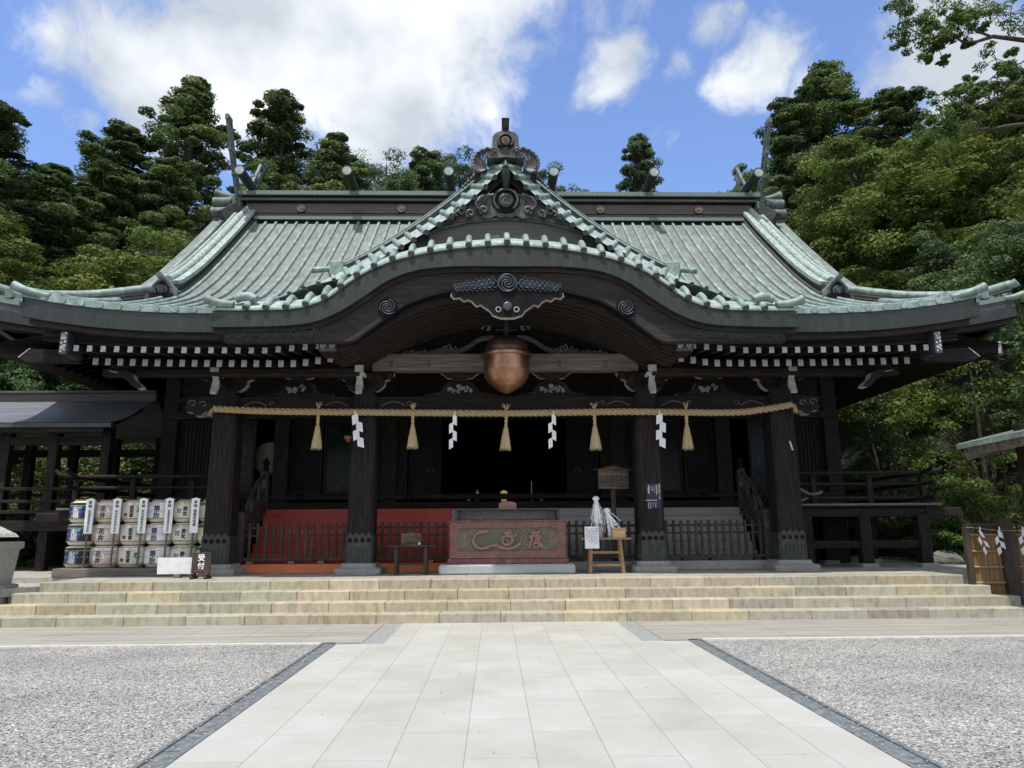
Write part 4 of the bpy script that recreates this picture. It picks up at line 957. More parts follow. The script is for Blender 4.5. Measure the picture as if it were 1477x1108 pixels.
# carved panel above the grey beam
m = MB(); m.box(-3.3, 3.3, 15.62, 15.70, 5.05, 6.9, 0)
for sg in (-1, 1):
    for dz in (0, .05): m.tube([(sg*x, 15.45, z+dz) for x, z in spline([(.25, 5.66), (.55, 5.62), (.85, 5.42), (1.15, 5.32), (1.5, 5.30)], 16)], .04, 6, 1)
    m.tube([(sg*(.40+.12*(1-t)*math.cos(5*t)), 15.3, 5.84+.12*(1-t)*math.sin(5*t)) for t in np.linspace(0, 1, 10)], .03, 6, 2)
    for k in range(9): spiral(m, sg*(1.15+.13*k), 5.31+.10*math.exp(-((k-1)**2)/2)+.02*(k % 2), 15.4, .07+.03*(k in (0, 1, 2)), .7, .016, 2, 2, 8)
m.build('carved_panel', [wood_x, wood_grey, carve_grey], hall)

# ---- body of the hall
FY = 18.8
m = MB(); m.box(-8.6, 8.6, 15.75, 18.9, 5.45, 5.5); m.build('porch_ceiling', wood_y, hall)
for x in (-8.6, -5.72, -2.95, 2.95, 5.72, 8.6):
    m = MB(); m.bbox(x-.2, x+.2, FY-.2, FY+.2, .64, 6.2, .03); m.build('hall_column', wood_v, hall)
for sg in (-1, 1):
    for y in (21.5, 24.3, 27.2, 30.0):
        m = MB(); m.bbox(sg*8.6-.18, sg*8.6+.18, y-.18, y+.18, .64, 6.4, .03); m.build('hall_column', wood_v, hall)
    m = MB(); m.box(min(sg*8.5, sg*8.6), max(sg*8.5, sg*8.6), FY, 30, .64, 6.6); m.build('side_wall', wood_v, hall)
m = MB(); m.box(-8.8, 8.8, FY-.12, FY+.1, 4.55, 6.6, 0)
for z0, z1, d in ((4.35, 4.55, .2), (4.78, 4.92, .17)): m.box(-8.8, 8.8, FY-d-.05, FY, z0, z1, 0)
m.build('upper_wall', wood_x, hall)
m = MB(); m.bbox(-8.8, 8.8, FY-.28, FY-.02, 2.05, 2.22, .02); m.bbox(-8.8, 8.8, FY-.24, FY-.03, 2.28, 2.42, .02)
for x in (-5.15, -2.4, 2.4, 5.15): m.lathe((x, FY-.28, 2.34), [(0, -.01), (.06, -.01), (.09, .02), (.10, .05)], 16, 1, 'y')
m.build('sill_beam', [wood_x, wood_black], hall)
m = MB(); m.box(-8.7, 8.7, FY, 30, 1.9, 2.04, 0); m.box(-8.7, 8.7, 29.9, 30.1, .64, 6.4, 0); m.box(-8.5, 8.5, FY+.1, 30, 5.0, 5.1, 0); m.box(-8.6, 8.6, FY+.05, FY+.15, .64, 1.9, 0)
m.build('inner_room', wood_black, hall)  # floor, walls and ceiling coloured black to paint in the interior darkness
# bays left and right of the doorway
def panel(name, x0, x1, y, z0, z1, mat, stiles=1, parent=hall, frame=wood_v):
    m = MB(); m.box(x0+.05, x1-.05, y, y+.03, z0+.05, z1-.05, 1)
    m.box(x0, x0+.06, y-.03, y+.05, z0, z1); m.box(x1-.06, x1, y-.03, y+.05, z0, z1); m.box(x0+.06, x1-.06, y-.03, y+.05, z0, z0+.07); m.box(x0+.06, x1-.06, y-.03, y+.05, z1-.07, z1)
    for k in range(1, stiles):
        x = x0+(x1-x0)*k/stiles; m.box(x-.02, x+.02, y-.02, y+.04, z0+.07, z1-.07)
    return m.build(name, [frame, mat], parent)
for sg in (-1, 1):
    def pp(n, a, b, *r, **k):
        a, b = sorted((sg*a, sg*b)); return panel(n, a, b, *r, **k)
    d = pp('folding_door', 1.62, 2.45, FY-.10, 2.42, 4.35, wood_black, frame=wood_black)
    m = MB(); m.lathe((sg*1.9, FY-.13, 3.0), [(.05, -.01), (.07, -.02), (.07, .0)], 12, 0, 'y'); m.build('handle', metal_grey, d)
    pp('glass_door', 3.62, 4.65, FY-.05, 2.42, 4.35, glass); pp('folding_door', 2.5, 2.75, FY-.05, 2.42, 4.35, wood_v)
    pp('plank_door', 4.7, 5.5, FY-.02, 2.42, 4.35, wood_black, frame=wood_v); pp('folding_door', 3.16, 3.58, FY-.02, 2.42, 4.35, wood_black)
    pp('glass_door', 6.42, 6.92, FY-.05, 2.42, 4.35, glass); pp('lattice_door', 6.95, 7.6, FY-.02, 2.42, 4.35, wood_black, stiles=8); pp('lattice_door', 7.62, 8.4, FY-.03, 2.42, 4.35, wood_black, stiles=8)
# ---- front stair
m = MB(); n = 7; 
for k in range(n):
    z0, z1 = .64+.194*k, .64+.194*(k+1); y = 16.15+.2*k
    m.bbox(-5.6 if k == 0 else -5.6, 5.6, y, 17.9, z0 if k else .64, z1, .012)
m.bbox(-1.30, 5.9, 15.82, 16.14, .64, .83, .015)
m.build('stone_stair', stone, hall)
m = MB()
for k in range(n): m.box(-5.62, -1.25, 16.135+.2*k, 16.15+.2*k, .64+.194*k, .64+.194*(k+1)+.012); m.box(-5.62, -1.25, 16.14+.2*k, 16.36+.2*k, .64+.194*(k+1)+.002, .64+.194*(k+1)+.014)
m.build('red_stair_cover', red_paint, hall)
m = MB(); m.bbox(-5.9, -1.31, 15.80, 16.12, .64, .825, .01); m.build('orange_plinth', orange_plinth_m, hall)  # bottom board coloured a brighter orange than the red stair cover
m = MB(); m.bbox(-5.95, 5.95, 17.52, 17.9, 1.93, 2.02, .01); m.box(-5.95, 5.95, 17.55, 18.8, 1.82, 1.93)
m.box(-8.6, 8.6, 17.6, 18.75, 1.94, 2.012)
m.build('porch_floor', wood_grey, hall)
# ---- veranda either side, with railing
giboshi = [(.0, .34), (.012, .33), (.03, .29), (.075, .24), (.085, .19), (.06, .145), (.045, .13), (.07, .11), (.07, .09), (.05, .08), (.075, .05), (.08, .0)]
for sg in (-1, 1):
    def bb(mb, x0, x1, *r):
        a, b = sorted((sg*x0, sg*x1)); mb.bbox(a, b, *r)
    m = MB(); bb(m, 6.15, 9.75, 16.3, 18.8, 1.95, 2.02, .01); bb(m, 8.7, 9.75, 18.8, 30, 1.95, 2.02, .01); m.build('veranda_floor', wood_y, hall)
    m = MB(); bb(m, 6.15, 9.85, 16.24, 16.34, 1.99, 2.04, .01, 1); bb(m, 6.2, 10.35, 16.34, 16.52, 1.74, 1.94, .02, 0); bb(m, 6.2, 9.6, 16.36, 16.5, 1.05, 1.22, .01, 0); m.build('edge_beam', [wood_x, wood_grey], hall)
    m = MB(); bb(m, 9.5, 9.7, 16.3, 30, 1.76, 1.94, .02); m.build('edge_beam', wood_y, hall)
    for x in (6.75, 8.08, 9.42):
        for y in ((16.43, 18.3) if x < 9 else (16.43, 18.8, 21.5, 24.3, 27.5)):
            m = MB(); m.bbox(sg*x-.13, sg*x+.13, y-.13, y+.13, .72, 1.8, .02, 0); m.bbox(sg*x-.2, sg*x+.2, y-.2, y+.2, .6, .72, .03, 1); m.build('veranda_post', [wood_v, stone], hall)
    m = MB(); a, b = sorted((sg*6.2, sg*8.6)); m.box(a, b, 18.55, 18.7, .64, 1.9, 0)
    for k in range(int((b-a)/.3)): m.box(a+.3*k, a+.3*k+.03, 18.53, 18.56, .64, 1.9, 1)
    m.build('underfloor_wall', [wood_v, wood_x], hall)
    if sg > 0:
        m = MB(); m.box(8.6, 9.6, 22, 22.05, 1.55, 1.62); m.box(8.6, 9.6, 22, 22.05, 1.15, 1.2)
        for k in range(14): m.box(8.6+.075*k, 8.62+.075*k, 22, 22.05, 1.15, 1.62)
        m.build('lattice', wood_black, hall)
    # railing: three rails on short posts, ends crossing and curling up at the corner
    rl = MB()
    def rail(z, r, x1, curl):
        P = [(sg*6.0, 16.42, z), (sg*8.5, 16.42, z), (sg*9.6, 16.42, z+.005), (sg*(x1-.1), 16.42, z+curl*.35), (sg*x1, 16.42, z+curl)]
        rl.tube(P, r, 8, 0)
        P = [(sg*9.55, 30, z-.01), (sg*9.55, 17, z-.01), (sg*9.55, 16.3, z), (sg*9.55, 16.05, z+curl*.5), (sg*9.55, 15.95, z+curl)]
        rl.tube(P, r, 8, 0)
    rail(2.73, .045, 10.05, .14); rail(2.48, .04, 9.85, .0); rail(2.16, .05, 9.8, .0)
    ro = rl.build('railing', wood_x, hall)
    for x, y in ((7.0, 16.42), (8.3, 16.42), (9.55, 16.42), (9.55, 19), (9.55, 22), (9.55, 25)):
        m = MB(); m.bbox(sg*x-.06, sg*x+.06, y-.06, y+.06, 2.04, 2.62, .01); m.lathe((sg*x, y, 2.6), [(.06, 0), (.09, .03), (.05, .08)], 8); m.build('baluster', wood_v, ro)
    # stair handrail
    X0 = 5.72*sg; st = MB()
    st.tube([(X0, 17.45, 2.86), (X0, 16.9, 2.62), (X0, 16.1, 1.92), (X0, 15.85, 1.80)], .05, 8, 0)
    st.beam((X0, 17.4, 2.45), (X0, 15.95, 1.42), .10, .16); st.beam((X0, 17.4, 2.12), (X0, 15.95, 1.08), .14, .24)
    for y, z in ((17.05, 2.42), (16.6, 2.06), (16.2, 1.78)): st.bbox(X0-.04, X0+.04, y-.05, y+.05, z-.42, z+.22, .01)
    so_ = st.build('stair_rail', wood_mid, hall)
    for y, z0, z1 in ((17.45, 2.0, 2.92), (15.95, .83, 1.92)):
        m = MB(); m.bbox(X0-.09, X0+.09, y-.09, y+.09, z0, z1, .02, 0); m.lathe((X0, y, z1), giboshi[::-1], 14, 1); m.build('newel_post', [wood_mid, wood_black], so_)
m = MB(); cx, cy, cz = 6.55, 16.18, 2.22      # curled scroll on the right railing foot
m.tube([(cx+x, cy, cz+z) for x, z in spline([(-.35, 0), (-.15, .12), (.05, .14), (.25, .03), (.45, .04), (.55, .08)], 14)], .035, 6, 0); m.tube([(cx+x, cy, cz-.12+z) for x, z in spline([(-.35, 0), (-.1, -.06), (.1, .02), (.2, .06)], 8)], .03, 6, 0); m.build('carved_scroll', wood_grey, hall)
# ---- side eaves: soffit, purlin and rafters running outward
sr = None
for sg in (-1, 1):
    m = MB(); m.grid(lambda x, y: (sg*x, y, 6.30-.20*(x-8.6)), [8.6, 10.3, 11.95], [16.05, 20, 24, 28, 32], 0); m.build('side_soffit', wood_x, hall)
    m = MB(); m.bbox(min(sg*9.1, sg*9.3), max(sg*9.1, sg*9.3), 15.9, 31, 5.72, 5.92, .02); m.build('side_purlin', wood_y, hall)
    for k in range(40):
        y = 16.4+.36*k
        if sr is None:
            q = MB(); q.beam((8.5, 0, 6.02), (11.0, 0, 5.52), .10, .13, mat=0); sr = o_ = q.build('side_rafter', [wood_x], hall, origin=(0, 0, 0))
        else: o_ = sr.copy(); COL.objects.link(o_)
        o_.location = Vector((0, y, 0))-ORIG[hall.name]
        if sg < 0: o_.rotation_euler = (0, 0, math.pi)
    m = MB(); m.beam((sg*8.7, 18.6, 6.0), (sg*11.6, 16.2, 5.62), .22, .26, mat=0); m.beam((sg*11.62, 16.185, 5.62), (sg*11.66, 16.15, 5.615), .24, .28, mat=1); m.build('hip_rafter', [wood_x, white_dull], hall)
    m = MB(); m.prism([(sg*8.45, 5.02), (sg*9.35, 5.06), (sg*9.55, 4.88), (sg*9.4, 4.78), (sg*8.4, 4.78)], 13.95, 14.1, 0, 0); m.beam((sg*9.36, 14.02, 5.06), (sg*9.56, 14.02, 4.88), .16, .02, mat=1); m.build('eave_board_end', [wood_x, white_dull], hall)

# ================================================================== BELL, ROPE, TASSELS, PAPER
bell = empty('crotal_bell', (0, 14.4, 4.22), 'huge round copper bell with a flanged waist hanging under the front gable', 'bell')
m = MB(); m.lathe((0, 14.4, 4.22), [(0, 0), (.05, .012), (.15, .06), (.27, .135), (.38, .235), (.455, .36), (.475, .46), (.468, .74)], 48); m.build('lower_bowl', suzu, bell)
m = MB(); m.lathe((0, 14.4, 4.22), [(.468, .74), (.50, .745), (.515, .765), (.515, .80), (.50, .825), (.46, .835)], 48); m.build('flange', suzu, bell)
m = MB(); m.lathe((0, 14.4, 4.22), [(.45, .835), (.445, .93), (.42, 1.02), (.36, 1.10), (.26, 1.16), (.12, 1.19), (0, 1.2)], 48); m.build('upper_dome', suzu_dark, bell)
m = MB(); m.tube([(0, 14.4, 5.40), (0, 14.4, 5.95)], .035, 8); m.tube([(-.22, 14.4, 5.56), (.22, 14.4, 5.56)], .018, 6); m.bbox(-.06, .06, 14.34, 14.46, 5.5, 5.66, .01); m.build('hanger', metal_grey, bell)

rz = lut([(-6.15, 4.04), (-5.0, 3.985), (-3, 3.955), (0, 3.925), (2.5, 3.95), (4.7, 3.925), (5.5, 3.99), (6.15, 4.10)], 80)
rope = empty('sacred_rope', (0, 15.07, 3.9), 'long twisted straw rope strung across the four front columns', 'rope')
m = MB(); XS = np.linspace(-6.12, 6.12, 620)
for a in range(3):
    m.tube([(x, 15.07+.036*math.cos(2*math.pi*(x/.36)+a*2.094), rz(x)+.036*math.sin(2*math.pi*(x/.36)+a*2.094)) for x in XS], .041, 7, 0, upv=(0, 1, 0))
for sg in (-1, 1):
    x = sg*6.12; 
    for k in range(14): m.tube([(x, 15.07, rz(x)), (x+sg*.05, 15.04, rz(x)-.02), (x+sg*random.uniform(.02, .11), 15.0+random.uniform(0, .08), rz(x)-random.uniform(.06, .2))], [.03, .02, .008], 5, 0)
m.build('twisted_cord', rope_m, rope)
def tassel_mb():
    m = MB(); rr = random.Random(2)
    for a in range(2): m.tube([(.016*math.cos(z*38+a*3.14), .016*math.sin(z*38+a*3.14), -z) for z in np.linspace(.02, .30, 18)], .022, 6, 0)
    m.lathe((0, 0, 0), [(.03, -.28), (.042, -.31), (.05, -.34), (.075, -.5), (.105, -.68), (.11, -.76), (0, -.75)], 18)
    for k in range(90):
        a = rr.uniform(0, 6.28); r0 = .035+.01*rr.random(); r1 = rr.uniform(.07, .125)
        m.tube([(r0*math.cos(a), r0*math.sin(a), -.32), (r1*.72*math.cos(a), r1*.72*math.sin(a), -.56), (r1*math.cos(a+.05), r1*math.sin(a+.05), -rr.uniform(.74, .80))], [.006, .007, .004], 4, 0, cap=False)
    for k in range(26):
        a = rr.uniform(0, 6.28); m.tube([(0, 0, .05), (.05*math.cos(a), .03*math.sin(a), .12), (rr.uniform(.05, .12)*math.cos(a), .05*math.sin(a), rr.uniform(.15, .22))], [.008, .006, .003], 4, 0, cap=False)
    return m
t0 = None
for x in (-3.95, -1.97, 0, 1.87, 3.83):
    if t0 is None: o_ = t0 = tassel_mb().build('tassel', straw, rope, origin=(0, 0, 0))
    else: o_ = t0.copy(); COL.objects.link(o_)
    o_.location = Vector((x, 15.07, rz(x)))-ORIG[rope.name]; o_.rotation_euler = (.02*math.sin(x*5), .03*math.sin(x*3+1), x*2); o_.scale = (1+.08*math.sin(x*7), 1, 1+.03*math.sin(x*4))
def shide_mb(tilt, mirror=1, n=4, w_=.13, h_=.2):
    m = MB(); x, z = 0, 0; 
    m.box(-.012, .012, -.003, .003, -.05, .08)
    for k in range(n):
        dx = (.085 if k % 2 else -.085)*mirror*.55; y = .012*(k % 2)
        P = [(x-w_/2, z), (x+w_/2, z-.055*mirror*0), (x+w_/2+dx, z-h_), (x-w_/2+dx, z-h_)]
        sl_ = .05*mirror*(1 if k % 2 else -1)
        P = [(x-w_/2, z+sl_*.5), (x+w_/2, z-sl_*.5), (x+w_/2, z-h_-sl_*.5), (x-w_/2, z-h_+sl_*.5)]
        m.prism([(a*math.cos(tilt)-b*math.sin(tilt), a*math.sin(tilt)+b*math.cos(tilt)) for a, b in P], y-.002+.004*k, y+.002+.004*k)
        x += .075*mirror*(-1 if k % 2 else 1); z -= h_*.82
    return m
for i, (x, mi, lb) in enumerate(((-3.17, 1, 'white zigzag paper streamer on the straw rope at the left inner column'), (-1.08, -1, 'white zigzag paper streamer on the straw rope just left of the great bell'), (1.0, -1, 'white zigzag paper streamer on the straw rope just right of the great bell'), (3.24, 1, 'white zigzag paper streamer on the straw rope at the right inner column'))):
    o_ = shide_mb(.10 if i in (0,) else (-.06 if i == 3 else .0), mi, 4, .13 if i in (0, 3) else .085).build('paper_streamer', white, origin=(0, 0, 0)); o_.location = (x, 14.99, rz(x)-.06)
    tag(o_, lb, 'paper streamer', 'paper streamers hanging from the straw rope')
# small copper lanterns behind the rope
for x, lb in ((-3.72, 'small copper ball lamp hanging left of the left inner column'), (3.62, 'small copper ball lamp hanging right of the right inner column')):
    e_ = empty('hanging_lamp', (x, 17.2, 3.55), lb, 'lamp', 'small copper lamps under the porch')
    m = MB(); m.lathe((x, 17.2, 3.55), [(0, 0), (.08, .03), (.12, .10), (.12, .17), (.08, .24), (0, .27)], 18); m.build('copper_ball', suzu, e_)
    m = MB(); m.tube([(x, 17.2, 3.82), (x, 17.2, 5.5)], .008, 5); m.build('cord', wood_black, e_)

# ================================================================== OFFERTORY CHEST
tag(MB().bbox(-1.36, 1.36, 14.75, 15.75, .638, .835, .035).build('stone_plinth', stone_pale, origin=None), 'low pale granite plinth carrying the red offertory chest', 'plinth')
chest = empty('offertory_chest', (0.02, 15.2, .835), 'wide worn red offertory chest with carved rose characters on a green panel', 'offertory box')
m = MB(); m.bbox(-1.20, 1.24, 14.83, 15.62, .835, .95, .015, 0); m.bbox(-1.17, 1.21, 14.86, 15.6, .95, 1.66, .01, 0)
m.bbox(-1.20, 1.24, 14.82, 15.63, 1.655, 1.70, .01, 0); m.build('body', box_red, chest)
m = MB(); yf = 14.85      # raised frame with cusped corners round the panel, scale pattern of small studs
fr_o = [(-1.14, .955), (1.18, .955), (1.18, 1.655), (-1.14, 1.655)]
m.box(-1.14, 1.18, yf-.02, yf+.012, .955, 1.10, 0); m.box(-1.14, 1.18, yf-.02, yf+.012, 1.545, 1.655, 0); m.box(-1.14, -.99, yf-.02, yf+.012, 1.10, 1.545, 0); m.box(1.03, 1.18, yf-.02, yf+.012, 1.10, 1.545, 0)
for sg, xc in ((1, -.99), (-1, 1.03)):
    for zc_, s2 in ((1.545, -1), (1.10, 1)): m.prism([(xc, zc_), (xc+sg*.13, zc_), (xc+sg*.10, zc_+s2*.04), (xc+sg*.05, zc_+s2*.05), (xc+sg*.04, zc_+s2*.09), (xc, zc_+s2*.10)], yf-.02, yf+.01, 0)
k = 0
for z in np.arange(.975, 1.65, .033):
    k += 1
    for x in np.arange(-1.12+(.024 if k % 2 else 0), 1.17, .048):
        if -.985 < x < 1.025 and 1.105 < z < 1.54: continue
        m.prism([(x-.017, z-.008), (x, z-.016), (x+.017, z-.008), (x+.012, z+.009), (x, z+.013), (x-.012, z+.009)], yf-.028, yf-.019, 1)
m.build('frame', [box_red, box_rose], chest)
m = MB(); m.box(-.99, 1.03, yf, yf+.01, 1.10, 1.545, 0)
for k in range(-12, 26):
    for s_ in (-1, 1):
        pts = []
        for t in np.linspace(0, 1, 2): pts.append((-.99+.11*k+(.445*t if s_ > 0 else .445*(1-t)), 1.10+.445*t))
        (x0, z0), (x1, z1) = pts
        if min(x0, x1) < -.985 or max(x0, x1) > 1.025: continue
        m.beam((x0, yf-.003, z0), (x1, yf-.003, z1), .006, .008, (0, 1, 0), 1)
m.build('green_panel', [box_green, wood_board], chest)
m = MB(); yr = yf-.03      # the carved relief
def rel(pts, r): 
    q = spline(pts, 30); R = np.interp(np.linspace(0, 1, len(q)), np.linspace(0, 1, len(r)), r)
    m.tube([(x, yr+.01, z) for x, z in q], list(R), 10, 0)
X = lambda px: .02+(px-737)*.01431*1.02 if 0 else (px-733)*.01435
Z = lambda py: 1.10+(808-py)*0
def cv(zx, zy):      # from enlarged crop units to the chest face
    return (-1.13+(zx-497)*(2.27/(1378-497)), 1.655-(zy-178)*(.70/(465-178)))
rel([cv(790, 252), cv(740, 252), cv(700, 270), cv(672, 315), cv(685, 365), cv(740, 388), cv(800, 372), cv(850, 362), cv(910, 388), cv(980, 385), cv(1035, 350), cv(1050, 300), cv(1038, 268)], [.030, .048, .030, .034, .034, .036, .036, .034, .036, .034, .026, .018, .008])
rel([cv(895, 320), cv(920, 290), cv(965, 295), cv(978, 325), cv(950, 358), cv(905, 350), cv(898, 320)], [.028]*7)
rel([cv(918, 325), cv(945, 318), cv(950, 338), cv(930, 345)], [.016]*4)
rel([cv(912, 262), cv(940, 268), cv(965, 255), cv(945, 243)], [.028]*4); rel([cv(972, 272), cv(990, 292), cv(1010, 270)], [.026]*3); rel([cv(955, 285), cv(975, 270)], [.024, .02]); rel([cv(945, 250), cv(930, 290)], [.024, .024])
rel([cv(1128, 250), cv(1140, 275), cv(1120, 300), cv(1130, 320), cv(1115, 350), cv(1112, 385)], [.030]*6); rel([cv(1190, 248), cv(1165, 275), cv(1195, 300), cv(1170, 325), cv(1200, 352), cv(1205, 385)], [.032]*6)
rel([cv(1135, 360), cv(1160, 385), cv(1190, 362), cv(1160, 345), cv(1135, 362)], [.024]*5); rel([cv(1125, 290), cv(1200, 292)], [.024, .024]); rel([cv(1150, 255), cv(1165, 300), cv(1150, 345)], [.024]*3)
for tx, (zx, zy) in (('納', (603, 290)), ('奉', (1278, 288))):
    px_, pz_ = cv(zx, zy); write(m, tx, (px_, yf-.012, pz_), (1, 0, 0), (0, 0, 1), .165, 0, bold=.035)
    write(m, tx, (px_, yf-.02, pz_), (1, 0, 0), (0, 0, 1), .165, 0, bold=.02)
m.build('carved_characters', box_rose, chest)
m = MB()      # grating rail on top, olive panel behind
m.bbox(-1.07, 1.10, 15.0, 15.55, 1.90, 1.925, .006, 1)
for x in (-1.02, 1.05): m.bbox(x-.03, x+.03, 14.98, 15.5, 1.70, 1.90, .01, 1)
m.box(-.99, 1.02, 15.3, 15.33, 1.70, 1.90, 0)
for k in range(22): m.box(-.95+.09*k, -.92+.09*k, 15.0, 15.5, 1.70, 1.73, 1)
m.build('top_grating', [stone, copper_dark], chest)
m = MB(); m.prism([(-.17, 1.925), (.21, 1.925), (.20, 2.05), (.10, 2.085), (-.06, 2.085), (-.16, 2.05)], 15.2, 15.3); m.build('name_block', box_rose, chest)
# ================================================================== PICKET FENCES
def picket(x0, x1, label, y=15.98):
    e_ = empty('picket_fence', ((x0+x1)/2, y, .83), label, 'fence', 'low dark picket fences before the stair')
    n = int((x1-x0)/.165); d = (x1-x0-.06)/n
    for k in range(n+1):
        x = x0+.03+d*k; m = MB(); m.bbox(x-.03, x+.03, y-.03, y+.015, .90, 1.69+random.uniform(-.008, .008), .008); m.build('picket', wood_brown_d, e_)
    for z in (1.42, 1.58): m = MB(); m.bbox(x0-.05, x1+.05, y+.016, y+.05, z-.022, z+.022, .005); m.build('rail', wood_brown_d, e_)
    m = MB(); m.bbox(x0-.05, x1+.05, y-.05, y+.05, .885, .96, .01); m.build('sill', wood_brown_d, e_)
    for x in (x0+.25, x1-.3): m = MB(); m.bbox(x-.07, x+.07, y-.12, y+.12, .83, .885, .01); m.build('foot', wood_warm if x1 < -1 else wood_brown_d, e_)  # left fences' feet take warmer wood, orange light painted into their colour
wood_brown_d = material('dark brown fence wood', [(.3, (.022, .015, .012)), (.55, (.055, .036, .028)), (.75, (.11, .078, .06))], (4, 4, 1), 3, 7, .7, .4, 10, .006)
picket(-5.72, -4.28, 'dark picket fence before the red stair, leftmost length beside the outer column')
picket(-4.2, -1.32, 'dark picket fence before the red stair, long length behind the small writing table')
picket(1.34, 4.18, 'dark picket fence before the grey stone stair, length behind the paper wand table')
picket(4.24, 5.75, 'dark picket fence before the grey stone stair, rightmost length beside the outer column')
# ================================================================== TABLES AND SMALL THINGS
def part(name, mat, parent, fn):
    m = MB(); fn(m); return m.build(name, mat, parent)
T = empty('writing_table', (-1.93, 15.05, .64), 'narrow dark wooden table with two legs left of the offertory chest', 'table')
part('tabletop', wood_brown_d, T, lambda m: m.bbox(-2.42, -1.44, 14.85, 15.25, 1.185, 1.215, .006))
for x in (-2.23, -1.64):
    part('leg', wood_brown_d, T, lambda m: (m.bbox(x-.035, x+.035, 14.9, 14.97, .64, 1.185, .008), m.bbox(x-.035, x+.035, 15.13, 15.2, .64, 1.185, .008), m.box(x-.02, x+.02, 14.97, 15.13, .8, .84)))
part('stretcher', wood_brown_d, T, lambda m: m.box(-2.2, -1.67, 15.04, 15.07, .82, .86))
W = empty('wooden_tablet', (-1.94, 15.02, 1.215), 'small tan wooden tablet with brush writing standing on the dark narrow table', 'tablet')
part('board', wood_tan_d if 'wood_tan_d' in globals() else wood_board, W, lambda m: m.prism([(-2.14, 1.215), (-1.74, 1.215), (-1.74, 1.44), (-1.85, 1.455), (-1.94, 1.475), (-2.03, 1.455), (-2.14, 1.44)], 15.0, 15.03))
def wr(m):
    for k, tx in enumerate(('お賽銭箱', '御参拝の', '皆様へ心', 'より感謝', '申上げま', '筑波山神')): write(m, tx, (-1.78-.055*k, 14.997, 1.40), (1, 0, 0), (0, 0, 1), .042, 0)
part('writing', ink, W, wr)
part('price_slip', white, W, lambda m: m.box(-1.79, -1.755, 14.985, 14.995, 1.22, 1.27))
T = empty('sawhorse_table', (2.0, 14.95, .64), 'light brown wooden stand with two cross rails right of the offertory chest', 'table')
part('tabletop', wood_warm, T, lambda m: m.bbox(1.50, 2.50, 14.8, 15.1, 1.30, 1.33, .005))
for x0, x1 in ((1.70, 1.66), (2.28, 2.33)):
    part('leg', wood_warm, T, lambda m: (m.beam((x0, 14.85, 1.3), (x1, 14.82, .64), .06, .06, (0, 1, 0)), m.beam((x0, 15.05, 1.3), (x1, 15.08, .64), .06, .06, (0, 1, 0))))
for z in (1.05, .80): part('rail', wood_warm, T, lambda m: m.bbox(1.69, 2.30, 14.82, 14.86, z-.025, z+.025, .004))
part('top_bar', wood_warm, T, lambda m: m.bbox(1.5, 2.5, 14.78, 14.8, 1.30, 1.34, .004))
N_ = empty('paper_notice', (1.70, 14.76, 1.14), 'white paper notice in small writing taped to the front of the light brown stand', 'notice')
part('sheet', white, N_, lambda m: m.box(1.56, 1.845, 14.755, 14.765, 1.13, 1.56))
def wr(m):
    for k, tx in enumerate(('祓串について', '自身でお祓いを', 'お済ませの後に', '左右左とお振り', 'になり元の所へ', 'お納め下さい', '筑波山神社')): write(m, tx, (1.815-.037*k, 14.752, 1.52-.01*(k % 3)), (1, 0, 0), (0, 0, 1), .034 if k else .04, 0, 1.35)
part('writing', ink, N_, wr)
P_ = empty('offering_box', (2.22, 14.95, 1.33), 'small yellowish wooden coin box on the light brown stand', 'box')
part('box_body', wood_tan, P_, lambda m: m.bbox(2.13, 2.40, 14.83, 15.0, 1.33, 1.50, .006)); part('lid', wood_tan, P_, lambda m: m.bbox(2.12, 2.41, 14.82, 15.01, 1.503, 1.53, .005))
def wand(x, h, lean, n, label, seed):
    e_ = empty('paper_wand', (x, 14.95, 1.33), label, 'paper wand', 'paper streamer wands on the stand'); rr = random.Random(seed)
    part('stick', wood_tan, e_, lambda m: m.tube([(x+.06, 14.95, 1.33), (x, 14.95, 1.33+h)], .012, 6))
    def st(m):
        for k in range(n):
            a = rr.uniform(0, 6.28); r = rr.uniform(.03, .19); z0 = 1.33+h-rr.random()*.12; L = rr.uniform(.35, .72)*h; px, py = x, 14.95; w_ = rr.uniform(.018, .03)
            K = 7; prev = None
            for i in range(K+1):
                t = i/K; q = r*(t**.7); zz = z0-L*t; zx = px+q*math.cos(a)+.018*(i % 2)*math.cos(a+1.5)+lean*t; zy = py+q*math.sin(a)*.7+.018*(i % 2)*math.sin(a+1.5)
                if prev: m.beam(prev, (zx, zy, zz), w_, .002, (math.cos(a), math.sin(a), .1))
                prev = (zx, zy, zz)
    part('streamers', white, e_, st)
    part('knot', white, e_, lambda m: m.lathe((x, 14.95, 1.33+h-.04), [(0, .09), (.05, .07), (.08, .03), (.05, 0), (.02, -.05)], 8))
    part('vase', stone_pale, e_, lambda m: m.lathe((x+.06, 14.95, 1.33), [(0, 0), (.06, 0), (.06, .2), (.04, .24), (.03, .24)], 14))
wand(1.83, .80, .02, 70, 'taller of the two bushy white paper wands on the light brown stand', 1)
wand(2.05, .56, .10, 60, 'shorter, leaning white paper wand beside the wooden coin box', 2)
B_ = empty('notice_board', (2.40, 16.0, .83), 'weathered wooden roofed notice board on a post behind the paper wands', 'sign')
part('post', wood_brown_d, B_, lambda m: m.bbox(2.34, 2.44, 16.1, 16.2, .83, 2.9, .01))
part('board', wood_board, B_, lambda m: m.prism([(2.05, 2.38), (2.72, 2.38), (2.72, 2.80), (2.39, 2.88), (2.05, 2.80)], 16.04, 16.08))
part('cap', wood_brown_d, B_, lambda m: (m.beam((1.97, 16.06, 2.795), (2.39, 16.06, 2.89), .12, .02), m.beam((2.39, 16.06, 2.89), (2.81, 16.06, 2.795), .12, .02)))
